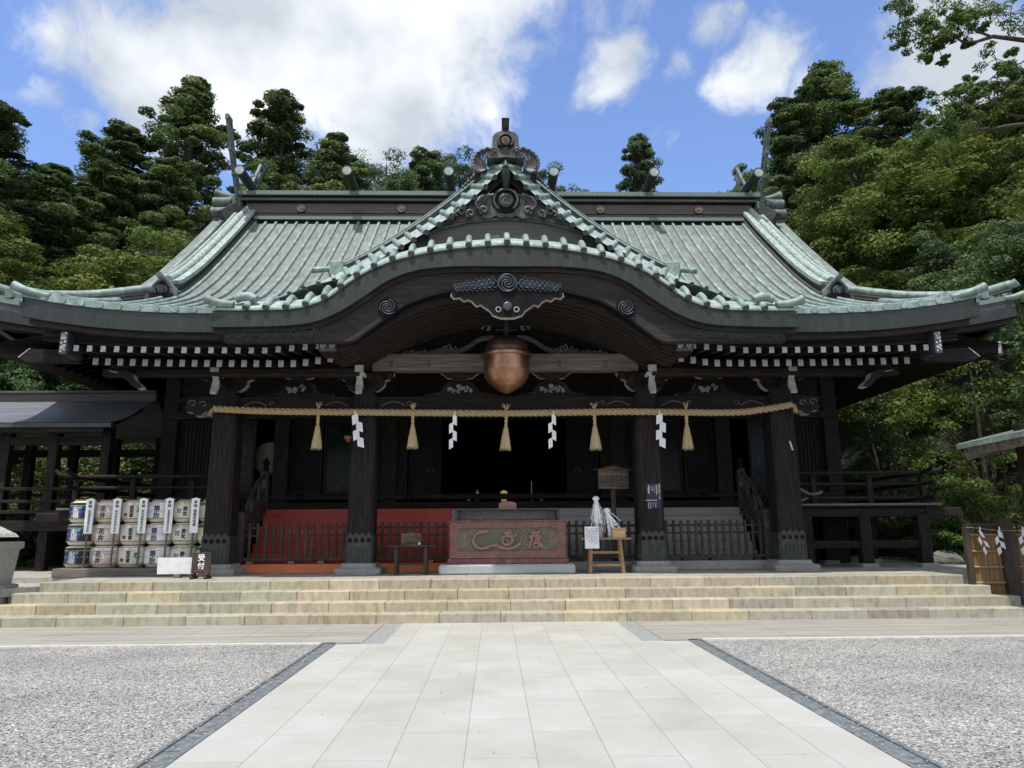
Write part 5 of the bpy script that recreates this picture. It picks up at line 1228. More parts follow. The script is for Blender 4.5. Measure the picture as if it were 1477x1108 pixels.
def wr(m):
    for k, tx in enumerate(('筑波山神社', '御祭神二柱', '伊弉諾尊', '伊弉冊尊', '男体山女体山')): write(m, tx, (2.66-.10*k, 16.035, 2.74-.02*k), (1, 0, 0), (0, 0, 1), .055 if k < 4 else .04, 0, 1.1)
part('writing', ink, B_, wr)
# interior gleams and the big drum
D_ = empty('taiko_drum', (-6.45, 19.6, 2.04), 'large round drum with a pale skin standing inside the left bay', 'drum')
part('drum_body', wood_brown, D_, lambda m: m.lathe((-6.12, 18.95, 3.38), [(.42, 0), (.47, .2), (.48, .4), (.42, .75)], 32, 0, 'y')); part('skin', drum_skin, D_, lambda m: m.lathe((-6.12, 18.95, 3.38), [(0, -.005), (.41, -.004), (.43, .02)], 32, 0, 'y'))
part('stand', wood_black, D_, lambda m: (m.bbox(-6.5, -6.4, 19.1, 19.6, 2.045, 3.1, .01), m.bbox(-5.84, -5.74, 19.1, 19.6, 2.045, 3.1, .01), m.bbox(-6.6, -5.7, 19.1, 19.2, 2.045, 2.2, .01)))
for i, (x, h, lb) in enumerate(((-1.0, .22, 'small brass vessel in the dark doorway, outermost on the left'), (-.75, .34, 'brass altar vessel in the dark doorway, second from the left'), (.02, .3, 'small silvery mirror in the middle of the dark doorway'), (.82, .5, 'tall slim brass candlestick in the dark doorway, right of centre'), (1.12, .24, 'small brass vessel in the dark doorway, outermost on the right'))):
    e_ = MB()
    if i == 2: e_.lathe((x, 21, 2.52), [(0, -.01), (.11, -.008), (.12, .01), (.12, .02), (0, .02)], 20, 0, 'y'); e_.box(x-.08, x+.08, 20.95, 21.1, 2.04, 2.4)
    elif i == 3: e_.lathe((x, 21, 2.04), [(.09, 0), (.03, .06), (.02, .3), (.06, .34), (.015, .4), (.015, .85), (0, .86)], 12)
    else: e_.lathe((x, 21, 2.04), [(.07, 0), (.05, .05), (.11, .16+h*.6), (.12, .2+h), (.06, .24+h), (.08, .28+h)], 14)
    tag(e_.build('altar_mirror' if i == 2 else ('candlestick' if i == 3 else 'brass_vessel'), gold, origin=(x, 21, 2.04)), lb, 'altar vessel')
# ================================================================== SAKE BARRELS
tag(MB().bbox(-9.15, -6.0, 15.15, 16.0, .625, .80, .015).build('barrel_platform', wood_grey), 'long low weathered timber base under the stacked sake barrels', 'platform')
BX = [-8.85, -8.30, -7.76, -7.23, -6.70, -6.17]; BR = .262; BH = .455
def barrel(x, z, kind):
    c = (x, 15.55, z); e_ = empty('sake_barrel', (x, 15.55, z), 'x', 'barrel', 'straw wrapped sake barrels stacked three high')
    p = [(0, 0), (.17, .0), (.225, .025), (.252, .07), (.262, .13), (.264, .22), (.262, .34), (.250, .40), (.20, .435), (.13, .445), (0, .445)]
    m = MB(); m.lathe((x, 15.55, z), p, 36, 0); m.build('straw_wrap', straw_mat, e_)
    m = MB()
    for k in range(3):
        a = random.uniform(0, 3); m.tube([(x+.2*math.cos(a)*t, 15.55+.2*math.sin(a)*t, z+.445+.015) for t in np.linspace(-1, 1, 5)], .012, 5)
    for zz, r in ((.405, .252), (.075, .258)): m.tube([(x+r*math.cos(t), 15.55+r*math.sin(t), z+zz) for t in np.linspace(0, 6.283, 25)], .010, 5)
    m.build('rope_binding', rope_m, e_)
    m = MB()
    def band(a0, a1, z0, z1, mt, off=.002):
        n = max(2, int(abs(a1-a0)/.12)); r = BR+off; v = []
        for i in range(n+1):
            a = a0+(a1-a0)*i/n; v += [(x+r*math.sin(a), 15.55-r*math.cos(a), z+z0), (x+r*math.sin(a), 15.55-r*math.cos(a), z+z1)]
        m.add(v, [(2*i, 2*i+2, 2*i+3, 2*i+1) for i in range(n)], mt, True)
    def disc(a0, zc_, ra, rz_, mt, off=.003, ring=0):
        r = BR+off; K = 24; v = []
        for i in range(K): q = 2*math.pi*i/K; a = a0+ra*math.cos(q)/BR; v.append((x+r*math.sin(a), 15.55-r*math.cos(a), z+zc_+rz_*math.sin(q)))
        if ring:
            for i in range(K): q = 2*math.pi*i/K; a = a0+(ra-ring)*math.cos(q)/BR; v.append((x+r*math.sin(a), 15.55-r*math.cos(a), z+zc_+(rz_-ring)*math.sin(q)))
            m.add(v, [(i, (i+1) % K, K+(i+1) % K, K+i) for i in range(K)], mt)
        else: m.add(v, [tuple(range(K))], mt)
    def tx(s, a, zt, size, mt, **k):
        r = BR+.006; write(m, s, (x+r*math.sin(a), 15.55-r*math.cos(a), z+zt), (1, 0, 0), (0, 0, 1), size, mt, bend=((x, 15.55), r), **k)
    mats = [white, ink, pink_ink, red_ink, indigo, green_ink, navy, royal, cyan_ink, cream, straw_mat]
    if kind == 0:
        band(-1.25, 1.25, .085, .40, 6); band(-.46, .30, .09, .325, 7, .004); band(-.46, -.36, .09, .16, 8, .0055); disc(.26, .31, .035, .03, 8, .006); band(-1.25, 1.25, .345, .352, 10, .005)
        tx('来福', -.10, .272, .135, 9, pitch=.90, bold=.06); tx('地酒吟醸', .85, .27, .03, 10)
    elif kind == 1:
        band(-1.3, 1.3, .09, .34, 2, .001); disc(-.10, .215, .125, .132, 0)
        for k in range(34):
            a = random.choice((random.uniform(-1.2, -.65), random.uniform(.35, 1.2))); disc(a, random.uniform(.10, .33), .016, .016, 10, .0035)
        band(-1.3, 1.3, .342, .40, 0); band(-1.3, 1.3, .340, .345, 1, .003); tx('清酒  灘銘醸', -.75, .372, .038, 2, vertical=False, pitch=1.15)
        tx('花', -.10, .28, .125, 1, bold=.05); tx('の', -.10, .205, .035, 1); tx('井', -.10, .145, .12, 1, bold=.05)
    elif kind == 2:
        band(-1.3, 1.3, .35, .40, 0); band(-1.3, 1.3, .345, .349, 3, .003); tx('水戸御用達  特撰', -.9, .375, .036, 3, vertical=False, pitch=1.1)
        tx('副将軍', .10, .30, .085, 1, pitch=.95, bold=.05); tx('吟', -.38, .15, .09, 1, bold=.06)
        for k in range(9): disc(.72+random.uniform(-.25, .25), .25+random.uniform(-.05, .06), .025, .018, random.choice((5, 8)), .004)
        for k in range(5): disc(.75+random.uniform(-.15, .2), .17+random.uniform(-.04, .04), .010, .010, 5, .004)
    elif kind == 3:
        band(-1.3, 1.3, .09, .40, 0, .001); band(-1.3, 1.3, .343, .347, 4, .003); tx('関東銘醸特別醸造', -.95, .375, .036, 3, vertical=False, pitch=1.1)
        tx('徳正宗', -.05, .295, .095, 4, pitch=.88, bold=.07, stretch=1.4)
        band(.78, .80, .1, .34, 2, .003); tx('吟醸', 1.0, .25, .05, 2)
    elif kind == 4:
        band(-1.3, 1.3, .345, .349, 9, .003); tx('名峰筑波山麓  男女川', -.95, .375, .034, 1, vertical=False, pitch=1.1)
        disc(-.02, .215, .145, .122, 0, .0035); disc(-.02, .215, .150, .127, 1, .003, .004); tx('男女', .22, .265, .10, 1, pitch=.95, bold=.07); tx('川', -.30, .225, .11, 1, bold=.08)
    else:
        band(-1.3, 1.3, .34, .40, 5); band(-1.3, 1.3, .09, .335, 9, .001); disc(-.05, .20, .09, .135, 0, .0035); disc(-.05, .20, .095, .14, 1, .003, .003); tx('霧筑波', -.05, .28, .075, 1, pitch=1.0, bold=.05)
        for a in (-.75, .65): disc(a, .2, .03, .10, 1, .004, .003)
    m.build('printed_label', mats, e_)
    return e_
kd = ['with navy and blue print', 'printed 花の井 on a pink flowered ground', 'printed 副将軍 with a small green sprig', 'printed 徳正宗 in indigo', 'printed 男女川 inside a ring', 'with a green band printed 霧筑波']
for i, x in enumerate(BX):
    src = barrel(x, .80, i)
    for lv in range(3):
        e_ = src if lv == 0 else copy_tree(src, (x, 15.55, .80+BH*lv))
        e_['label'] = f"straw sake barrel {kd[i]}, {('bottom', 'middle', 'top')[lv]} of its stack"
        e_.rotation_euler = (0, 0, random.uniform(-.05, .05))
bt = ['奉納来福酒造株式会社', '奉納株式会社西岡本店', '奉納明利酒類株式会社', '奉納萩原酒造株式会社', '奉納稲葉酒造場']
for i, tx_ in enumerate(bt):
    x = (BX[i]+BX[i+1])/2+.02; y = 15.22; lb = ('between the navy and the 花の井 barrels', 'between the 花の井 and 副将軍 barrels', 'between the 副将軍 and 徳正宗 barrels', 'between the 徳正宗 and 男女川 barrels', 'between the 男女川 and green banded barrels')[i]
    e_ = empty('banner_stake', (x, y, .80), f'narrow white upright name board on a thin pole {lb}', 'name board', 'white name boards among the sake barrels')
    part('pole', wood_grey, e_, lambda m: m.tube([(x-.04, y+.03, .62), (x, y+.03, 2.17)], .02, 6))
    part('board', white, e_, lambda m: (m.box(x-.083, x+.083, y-.006, y+.006, 1.49, 2.17), m.prism([(x-.11, 2.17), (x+.11, 2.17), (x, 2.205)], y-.012, y+.012)))
    n_ = len(tx_); s_ = .068 if n_ > 8 else .072
    def wr(m):
        write(m, '奉納', (x, y-.009, 2.115), (1, 0, 0), (0, 0, 1), .072, 0, 1.0, bold=.03); rest = tx_[2:]; write(m, rest, (x, y-.009, 1.935), (1, 0, 0), (0, 0, 1), .056 if len(rest) > 6 else .070, 0, 1.0, bold=.03)
    part('writing', ink, e_, wr)
# white board on the ground and the reception sign
e_ = empty('white_board', (-6.35, 14.5, .64), 'blank white board leaning in front of the sake barrels', 'board')
part('panel', white, e_, lambda m: m.beam((-6.76, 14.5, .87), (-5.97, 14.5, .87), .012, .31, (0, -.1, 1))); part('foot', wood_grey, e_, lambda m: m.bbox(-6.42, -6.3, 14.44, 14.6, .64, .72, .01))
e_ = empty('reception_sign', (-5.80, 14.2, .64), 'dark wooden easel sign reading 受付 by the left outer column', 'sign')
part('panel', wood_board_d if 'wood_board_d' in globals() else wood_brown_d, e_, lambda m: m.bbox(-5.98, -5.62, 14.17, 14.20, .74, 1.13, .005))
def wr(m):
    write(m, '受付', (-5.80, 14.163, 1.03), (1, 0, 0), (0, 0, 1), .135, 0, 1.12, bold=.05)
    write(m, 'Reception', (-5.885, 14.163, .79), (1, 0, 0), (0, 0, 1), .045, 1, .5, vertical=False)
part('writing', [white, red_ink], e_, wr)
for x in (-5.93, -5.67): part('foot', wood_brown_d, e_, lambda m: (m.bbox(x-.03, x+.03, 14.06, 14.34, .64, .69, .01), m.bbox(x-.03, x+.03, 14.10, 14.26, .69, .75, .02)))
# ================================================================== LEFT: stone pedestal with cloth, curb, corridor
e_ = empty('stone_pedestal', (-8.72, 12.75, .2), 'grey stone pedestal with a white cloth cover at the left edge of the steps', 'pedestal')
MBp = MB(); 
def ringb(cx, cy, r, z): return [(cx-r, cy-r, z), (cx+r, cy-r, z), (cx+r, cy+r, z), (cx-r, cy+r, z)]
v = [p for r, z in ((.36, .1), (.34, .50), (.35, 1.22), (.385, 1.24), (.40, 1.27), (.40, 1.36)) for p in ringb(-8.86, 13.0, r, z)]
v = [p for r, z in ((.42, .1), (.42, .62), (.34, .64), (.385, 1.22), (.43, 1.25), (.43, 1.36)) for p in ringb(-9.16, 13.1, r, z)]
MBp.add(v, [(4*k+i, 4*k+(i+1) % 4, 4*k+4+(i+1) % 4, 4*k+4+i) for k in range(5) for i in range(4)]+[(20, 21, 22, 23)]); MBp.build('pillar', stone, e_)
part('cloth', white_chalk, e_, lambda m: m.add([p for r, z in ((.40, 1.44), (.36, 1.50), (.2, 1.62), (.02, 1.70)) for p in ringb(-9.22, 13.1, r, z)], [(4*k+i, 4*k+(i+1) % 4, 4*k+4+(i+1) % 4, 4*k+4+i) for k in range(3) for i in range(4)]+[(0, 3, 2, 1)]))
part('prop', wood_tan, e_, lambda m: (m.tube([(-9.5, 12.85, 1.36), (-9.4, 12.9, 1.46)], .015, 5), m.tube([(-8.9, 12.85, 1.36), (-9.0, 12.9, 1.46)], .015, 5)))
m = MB(); m.beam((-8.45, 13.6, .50), (-9.4, 12.4, .50), .22, .14); m.beam((-8.6, 13.35, .25), (-8.6, 13.3, .45), .2, .2, (0, 1, 0)); tag(m.build('stone_rail', stone), 'sloping grey stone edge beam beside the left end of the steps', 'stone edging')
CO = empty('side_corridor', (-12, 18.5, .64), 'open roofed wooden corridor joining the hall on the left', 'corridor')
m = MB(); cor = lut([(17.3, 4.10), (18.0, 4.32), (18.8, 4.72), (19.4, 5.05)], 24)
m.grid(lambda x, y: (x, y, cor(y)+.05*(max(0, (x+10.2))/1.6)**2*0), [-22, -16, -12, -9.4], list(np.linspace(17.3, 19.4, 14)), 0); m.grid(lambda x, y: (x, 38.8-y, cor(y)), [-22, -12, -9.4], list(np.linspace(17.3, 19.4, 8)), 0)
m.box(-22, -9.4, 17.28, 17.5, 3.98, 4.085, 1); m.box(-22, -9.6, 17.34, 17.5, 3.86, 3.975, 2)
m.build('roof', [corr_roof, copper_dark, wood_x], CO)
part('ridge', ridge_wood, CO, lambda m: (m.box(-22, -9.3, 19.2, 19.6, 4.95, 5.16), m.box(-22, -9.3, 19.12, 19.68, 5.165, 5.22)))
for x in [-9.9-1.02*k for k in range(9)] : pass
for x in (-9.7, -10.95, -12.1, -13.3, -14.6): 
    for y in (17.8, 20.6): part('post', wood_v, CO, lambda m: m.bbox(x-.11, x+.11, y-.11, y+.11, .64, 4.1, .015))
r0 = None
for k in range(32):
    if r0 is None: q = MB(); q.beam((0, 17.42, 3.93), (0, 19.3, 4.75), .08, .10, mat=0); r0 = o_ = q.build('rafter', wood_y, CO, origin=(0, 0, 0))
    else: o_ = r0.copy(); COL.objects.link(o_)
    o_.location = Vector((-9.7-.3*k, 0, 0))-ORIG[CO.name]
part('floor', wood_x, CO, lambda m: (m.box(-22, -9.7, 17.7, 20.7, 1.72, 1.80), m.bbox(-22, -9.6, 17.6, 17.72, 1.55, 1.80, .01)))
for z in (2.0, 2.25, 2.55): part('rail', wood_x, CO, lambda m: m.bbox(-22, -9.8, 17.66, 17.74, z-.04, z+.04, .01))
for z in (2.0, 2.55): part('rail', wood_x, CO, lambda m: m.bbox(-22, -9.8, 20.6, 20.68, z-.04, z+.04, .01))
part('tie_beam', wood_x, CO, lambda m: (m.box(-22, -9.6, 17.72, 17.86, 3.6, 3.8), m.box(-22, -9.6, 20.52, 20.66, 3.6, 3.8)))
# ================================================================== RIGHT: pavilion corner, bamboo fence, tarpaulin
PV = empty('pavilion', (10.2, 11.6, 0), 'small wooden pavilion whose green copper eave enters at the right edge', 'pavilion')
m = MB()
def pv(u, v): return (8.36-.0*v+u*2.2-.26*(13-(13-2.6*v)), 13.1-2.8*v, 3.0+.95*u-.18*u*u*0)
m.grid(lambda u, v: (8.36-.20*v+2.2*u, 13.1-3.2*v, 3.0+.52*u), list(np.linspace(0, 1, 6)), list(np.linspace(0, 1, 6)), 0)
m.grid(lambda u, v: (12.76-.20*v-2.2*u, 13.1-3.2*v, 3.0+.52*u), list(np.linspace(0, 1, 6)), list(np.linspace(0, 1, 6)), 0)
m.beam((8.34, 13.12, 2.95), (8.14, 9.9, 2.95), .06, .07, mat=1); m.beam((8.34, 13.12, 2.97), (10.56, 13.12, 3.49), .07, .08, mat=1); m.beam((12.76, 13.12, 2.97), (10.56, 13.12, 3.49), .07, .08, mat=1)
m.build('roof', [corr_roof, copper_roll], PV)
for k in range(9): part('rafter', wood_grey, PV, lambda m: m.beam((8.42-.02*k, 12.95-.37*k, 2.88), (10.4-.02*k, 12.95-.37*k, 3.32), .08, .09))
part('fascia', wood_grey, PV, lambda m: m.beam((8.5, 13.0, 2.86), (8.28, 10, 2.86), .05, .13)); part('gable_board', wood_grey, PV, lambda m: m.beam((8.42, 13.05, 2.80), (10.5, 13.05, 3.29), .04, .20))
for x, y in ((9.2, 12.6), (12.0, 12.6), (9.1, 10.2), (12.0, 10.2)): part('post', wood_v, PV, lambda m: m.bbox(x-.1, x+.1, y-.1, y+.1, 0, 3.3 if x < 10 else 3.2, .01))
F_ = empty('bamboo_fence', (9.4, 13.35, 0), 'split bamboo screen fence between dark wooden posts right of the steps', 'fence')
part('bamboo_panel', bamboo, F_, lambda m: [m.bbox(8.47+.022*k, 8.47+.022*k+.021, 13.40+.004*(k % 3), 13.43+.004*(k % 3), .05, 1.36, .006) for k in range(118)])
for z in (1.36, 1.06, .78, .50, .25): part('bamboo_rail', bamboo_pole, F_, lambda m: m.tube([(8.45, 13.39, z), (11.1, 13.39, z)], .022, 8))
part('top_lattice', wood_brown_d, F_, lambda m: (m.bbox(8.42, 11.1, 13.37, 13.44, 1.38, 1.41, .005), m.bbox(8.42, 11.1, 13.37, 13.44, 1.52, 1.56, .005), [m.bbox(8.5+.13*k, 8.525+.13*k, 13.385, 13.42, 1.41, 1.52, .003) for k in range(20)]))
for x, r, h in ((8.43, .045, 1.50), (9.18, .12, 1.66), (11.1, .12, 1.66)): part('post', wood_brown_d, F_, lambda m: m.bbox(x-r, x+r, 13.30, 13.42 if r < .1 else 13.5, 0, h, .01))
part('cord', rope_m, F_, lambda m: m.tube([(8.4, 13.28, 1.50), (8.9, 13.27, 1.44), (9.18, 13.26, 1.43), (10, 13.27, 1.43), (11, 13.27, 1.45)], .006, 5))
for i, (x, n_, tl, lb) in enumerate(((8.62, 4, .38, 'thin twisted white paper streamer on the bamboo fence, nearest the steps'), (8.98, 4, .12, 'white zigzag paper streamer on the bamboo fence just left of its dark post'), (9.42, 4, .12, 'white zigzag paper streamer on the bamboo fence just right of its dark post'))):
    o_ = shide_mb(tl, -1, n_, .05 if i == 0 else .075, .115).build('paper_streamer', white); o_.location = (x, 13.24, 1.42); tag(o_, lb, 'paper streamer', 'paper streamers on the bamboo fence')
m = MB(); m.grid(lambda u, v: (8.3+.95*u, 20.6+.3*math.sin(3*u), .64+.95*v+.05*math.sin(9*u+4*v)), list(np.linspace(0, 1, 14)), list(np.linspace(0, 1, 8)), 0); m.grid(lambda u, v: (8.3+.95*u, 20.6+.3*math.sin(3*u)+.8*v, 1.59+.05*math.sin(9*u+4)+.04*math.sin(7*v)), list(np.linspace(0, 1, 14)), list(np.linspace(0, 1, 6)), 0)
tag(m.build('blue_tarpaulin', tarp), 'bright blue tarpaulin over goods stored beneath the right veranda', 'tarpaulin')
# ================================================================== TREES AND WOODLAND
def leaf_cloud(cent, rad3, nper, size, rng, flat=.7, droop=0.0, fill=.35):
    """kite-shaped leaves spread over the shells of many small clumps; returns verts (4n,3) and tone (n,3)"""
    K = len(cent); n = K*nper; c = np.repeat(cent, nper, 0); r = np.repeat(rad3, nper, 0)
    d = rng.normal(size=(n, 3)); d /= np.linalg.norm(d, axis=1)[:, None]; d[:, 2] = np.where(rng.random(n) < .55, np.abs(d[:, 2]), d[:, 2])
    sh_ = np.where(rng.random(n) < fill, rng.uniform(.3, .85, n), rng.uniform(.82, 1.12, n))[:, None]
    p = c+d*r*sh_; p[:, 2] -= droop*np.linalg.norm(d[:, :2], axis=1)*r[:, 0]
    nrm = d*np.array([1, 1, 1.3])+rng.normal(size=(n, 3))*.55+np.array([0, 0, .25]); nrm /= np.linalg.norm(nrm, axis=1)[:, None]
    a = np.cross(nrm, rng.normal(size=(n, 3))); a /= np.linalg.norm(a, axis=1)[:, None]; b = np.cross(nrm, a)
    s = size*rng.uniform(.6, 1.3, n)[:, None]; w_ = s*.42
    V = np.stack([p-a*s*.5, p+b*w_*.5+a*s*.05, p+a*s*.55, p-b*w_*.5+a*s*.05], 1).reshape(-1, 3)
    ct = np.repeat(rng.uniform(.70, 1.25, K), nper)*rng.uniform(.78, 1.22, n); hue = np.repeat(rng.uniform(-.10, .16, K), nper)+rng.uniform(-.05, .05, n)
    T = np.stack([ct*(1+hue), ct, ct*(1-hue*.5)], 1)
    return V, T
def leaf_object(name, V, T, mat, parent=None, origin=(0, 0, 0)):
    me = bpy.data.meshes.new(name); nv = len(V); nf = nv//4
    me.vertices.add(nv); me.vertices.foreach_set('co', (V-np.array(origin)).astype(np.float32).ravel())
    me.loops.add(nv); me.loops.foreach_set('vertex_index', np.arange(nv, dtype=np.int32))
    me.polygons.add(nf); me.polygons.foreach_set('loop_start', np.arange(0, nv, 4, dtype=np.int32)); me.polygons.foreach_set('loop_total', np.full(nf, 4, dtype=np.int32))
    a = me.attributes.new('tone', 'FLOAT_VECTOR', 'FACE'); a.data.foreach_set('vector', T.astype(np.float32).ravel()); me.materials.append(mat); me.update(calc_edges=True)
    o = bpy.data.objects.new(name, me); COL.objects.link(o); o.location = origin
    if parent: o.parent = parent; o.location = (0, 0, 0)
    ORIG[o.name] = Vector(origin); return o
def proto(kind, seed, R, H, label):
    """tree standing on its origin: total height H, crown radius R"""
    rng = np.random.default_rng(seed); e_ = empty(kind+'_tree', (0, 0, 0), label, 'tree')
    cs, rs_ = [], []
    if kind == 'cedar':
        n = 300; t = np.sort(rng.random(n)**.85)              # 0 bottom .. 1 top of crown
        z0 = H*.28; env = R*(.16+1.0*(1-t)**.75)*rng.uniform(.5, 1.2, n); lump = 1+.28*np.sin(t*17+rng.uniform(0, 6))
        a = rng.uniform(0, 6.28, n); q = rng.random(n)**.5; x = env*lump*q*np.cos(a); y = env*lump*q*np.sin(a); z = z0+(H-z0-.3)*t
        k = rng.uniform(.09, .20, n)*R*(1.2-.5*t); cs = np.stack([x, y, z], 1); rs_ = np.stack([k, k, k*.72], 1); V, T = leaf_cloud(cs, rs_, 210, .125, rng, droop=.12)
        mat = leaf_cedar
    else:
        n = 210; d = rng.normal(size=(n, 3)); d /= np.linalg.norm(d, axis=1)[:, None]; q = rng.random(n)**.45
        lob = 1+.22*np.sin(d[:, 0]*5+seed)*np.cos(d[:, 1]*4+seed*2)
        cs = d*(q*lob)[:, None]*np.array([R, R, H*.36])+np.array([0, 0, H*.62]); k = rng.uniform(.13, .25, n)*R; rs_ = np.stack([k, k, k*.62], 1)
        V, T = leaf_cloud(cs, rs_, 230, .125, rng); mat = {'broadleaf': leaf_warm, 'evergreen': leaf_deep}[kind]
    leaf_object('crown', V, T, mat, e_)
    m = MB(); m.tube([(0, 0, -1), (.05*R, 0, H*.3), (-.03*R, .04*R, H*.6), (0, 0, H*.93)], [R*.13, R*.10, R*.06, R*.015], 9)
    for i in rng.choice(len(cs), 22, replace=False):
        c = cs[i]; z0 = max(H*.2, c[2]-.18*H*rng.random()-.3); m.tube([(0, 0, z0), (c[0]*.5, c[1]*.5, (z0+c[2])/2+.1), tuple(c)], [R*.035, R*.022, R*.008], 5)
    m.build('trunk', bark, e_); return e_
PT = {'cedar': [proto('cedar', s, 2.1, 15, '') for s in (11, 12, 13)], 'warm': [proto('broadleaf', s, 2.1, 10, '') for s in (21, 22)], 'deep': [proto('evergreen', s, 1.9, 11, '') for s in (31, 32)]}
used = set(); cnt = {'cedar': 0, 'warm': 0, 'deep': 0}
def plant(kind, i, x, y, zt, R, label, sy=None):
    R *= 1.5 if kind == 'cedar' else 1.22; zt += .35
    P_ = PT[kind][cnt[kind] % len(PT[kind])]; cnt[kind] += 1; zb = hterr(x, y)-.3; H0 = {'cedar': 15, 'warm': 10, 'deep': 11}[kind]; R0 = {'cedar': 2.1, 'warm': 2.1, 'deep': 1.9}[kind]
    H = zt-zb; sc = (R/R0, R/R0, H/H0)
    if P_.name not in used:
        used.add(P_.name); o = P_; o.location = (x, y, zb); o.scale = sc; o.rotation_euler = (0, 0, i*1.7); o['label'] = label
    else: o = copy_tree(P_, (x, y, zb), i*1.7, sc, label)
    o['group'] = 'trees rising behind the shrine'
TR = [('cedar', -23.0, 30, 20.6, 2.6, 'tall dark cedar at the left edge, its top the nearest to the left margin'),
 ('cedar', -21.6, 33, 18.9, 2.4, 'dark cedar just inside the tall one at the left edge, lower top'),
 ('warm', -20.0, 27, 13.5, 2.4, 'yellow green tree below the cedars at the far left'),
 ('cedar', -20.6, 36, 20.6, 2.6, 'cedar with a stepped top between the left edge and the spreading crown'),
 ('cedar', -22.9, 41, 26.0, 2.9, 'broad airy topped cedar, second crown standing against the sky from the left'),
 ('cedar', -18.8, 41, 29.2, 2.9, 'tallest slender cedar standing just left of the left forked finial'),
 ('cedar', -18.2, 37, 21.6, 2.2, 'lower dark cedar at the foot of the tallest slender cedar'),
 ('cedar', -14.0, 42, 29.2, 3.0, 'wide dark cedar standing just right of the left forked finial'),
 ('cedar', -9.7, 40, 24.9, 2.6, 'rounded cedar right of the wide one, above the second ridge log'),
 ('deep', -6.7, 40, 24.2, 2.3, 'dark round crown above the ridge midway to the front gable'),
 ('cedar', -4.4, 40, 24.0, 2.1, 'small dark crown just left of the third ridge log'),
 ('deep', -2.4, 42, 25.4, 2.1, 'dark crown peeping over the ridge just left of the gable ornament'),
 ('warm', 1.3, 42, 25.0, 1.8, 'light crown hidden mostly behind the gable ornament'),
 ('deep', 3.4, 42, 24.6, 1.8, 'low dark crown over the ridge right of the gable ornament'),
 ('cedar', 9.8, 46, 28.6, 2.1, 'lone dark cedar standing over the ridge right of the gable'),
 ('deep', 14.5, 38, 22.4, 1.7, 'small bright crown beside the right forked finial'),
 ('cedar', 19.4, 38, 28.4, 3.1, 'tallest cedar right of the right forked finial'),
 ('cedar', 16.6, 37, 25.6, 2.3, 'narrower cedar leaning between the right finial and the tallest right cedar'),
 ('cedar', 20.9, 34, 24.2, 2.3, 'dark cedar right of the tallest right one, against the white cloud'),
 ('warm', 17.2, 31, 19.6, 2.9, 'yellow green spreading tree below the right cedars'),
 ('warm', 20.0, 29, 18.6, 2.8, 'yellow green tree on the right hillside under the overhanging limb'),
 ('warm', 23.8, 31, 21.2, 3.2, 'broad light tree at the right edge of the hillside skyline'),
 ('warm', -15.4, 31, 15.2, 3.4, 'fresh light green tree low behind the left roof corner')]
for i, (k, x, y, zt, R, lb) in enumerate(TR): plant(k, i, x, y, zt, R, lb)
def woodland(name, pts, mat, seed, nper=210, size=.14, nc=34, label='', cat='woodland', flat=.6):
    rng = np.random.default_rng(seed); C_, R_ = [], []
    for (x, y, z, r, h) in pts:
        d = rng.normal(size=(nc, 3)); d /= np.linalg.norm(d, axis=1)[:, None]; d[:, 2] = np.abs(d[:, 2])*1.15-.25; q = rng.uniform(.55, 1.1, nc)[:, None]
        cs = d*q*np.array([r, r, h])+np.array([x, y, z]); k = rng.uniform(.22, .38, nc)*r; C_.append(cs); R_.append(np.stack([k, k, k*flat], 1))
    V, T = leaf_cloud(np.concatenate(C_), np.concatenate(R_), nper, size, rng)
    o = leaf_object(name, V, T, mat); tag(o, label, cat, kind='stuff'); return o
rg = random.Random(9); RP, LP_, BP, RW = [], [], [], []
for gx in range(10):
    for gy in range(10):
        x = 12.5+2.1*gx+rg.uniform(-.8, .8); y = 20+2.1*gy+rg.uniform(-.8, .8)
        if x < 12.5+0*(y-20): continue
        z = hterr(x, y)+rg.uniform(1.2, 3.6)+min(2.5, (y-20)*.25)
        (RP if rg.random() < .5 else RW).append((x, y, z, rg.uniform(1.3, 2.1), rg.uniform(1.5, 2.6)))
for gx in range(10):
    for gy in range(11):
        x = -13.6-2.1*gx+rg.uniform(-.8, .8); y = 25+2.0*gy+rg.uniform(-.8, .8)
        z = hterr(x, y)+rg.uniform(1.6, 4.0)+min(2.0, (y-25)*.2)
        LP_.append((x, y, z, rg.uniform(1.3, 2.1), rg.uniform(1.5, 2.8)))
for gx in range(13):
    x = -13+2.2*gx; BP.append((x+rg.uniform(-.6, .6), 37+rg.uniform(-.5, 1), rg.uniform(1.5, 3), 1.7, 3)); BP.append((x+rg.uniform(-.6, .6), 41, 7+rg.uniform(-1, 1), 2, 5)); BP.append((x+rg.uniform(-.6, .6), 43, 13+rg.uniform(-1, 1), 2, 4)); BP.append((x+rg.uniform(-.6, .6), 43, (22.3 if x < -.5 else 18.8)+rg.uniform(-1.2, .6), 1.9, 3.2))
woodland('woodland', RP, leaf_deep, 41, label='dense dark evergreen wood covering the right hillside')
woodland('woodland', RW, leaf_warm, 42, label='yellow green crowns mixed through the wood on the right hillside')
woodland('woodland', LP_[::2], leaf_cedar, 43, label='dense dark wood covering the left hillside')
woodland('woodland', LP_[1::2], leaf_deep, 44, label='mid green crowns mixed through the wood on the left hillside')
woodland('woodland', BP, leaf_deep, 45, nper=160, label='wood closing the view behind the shrine hall')
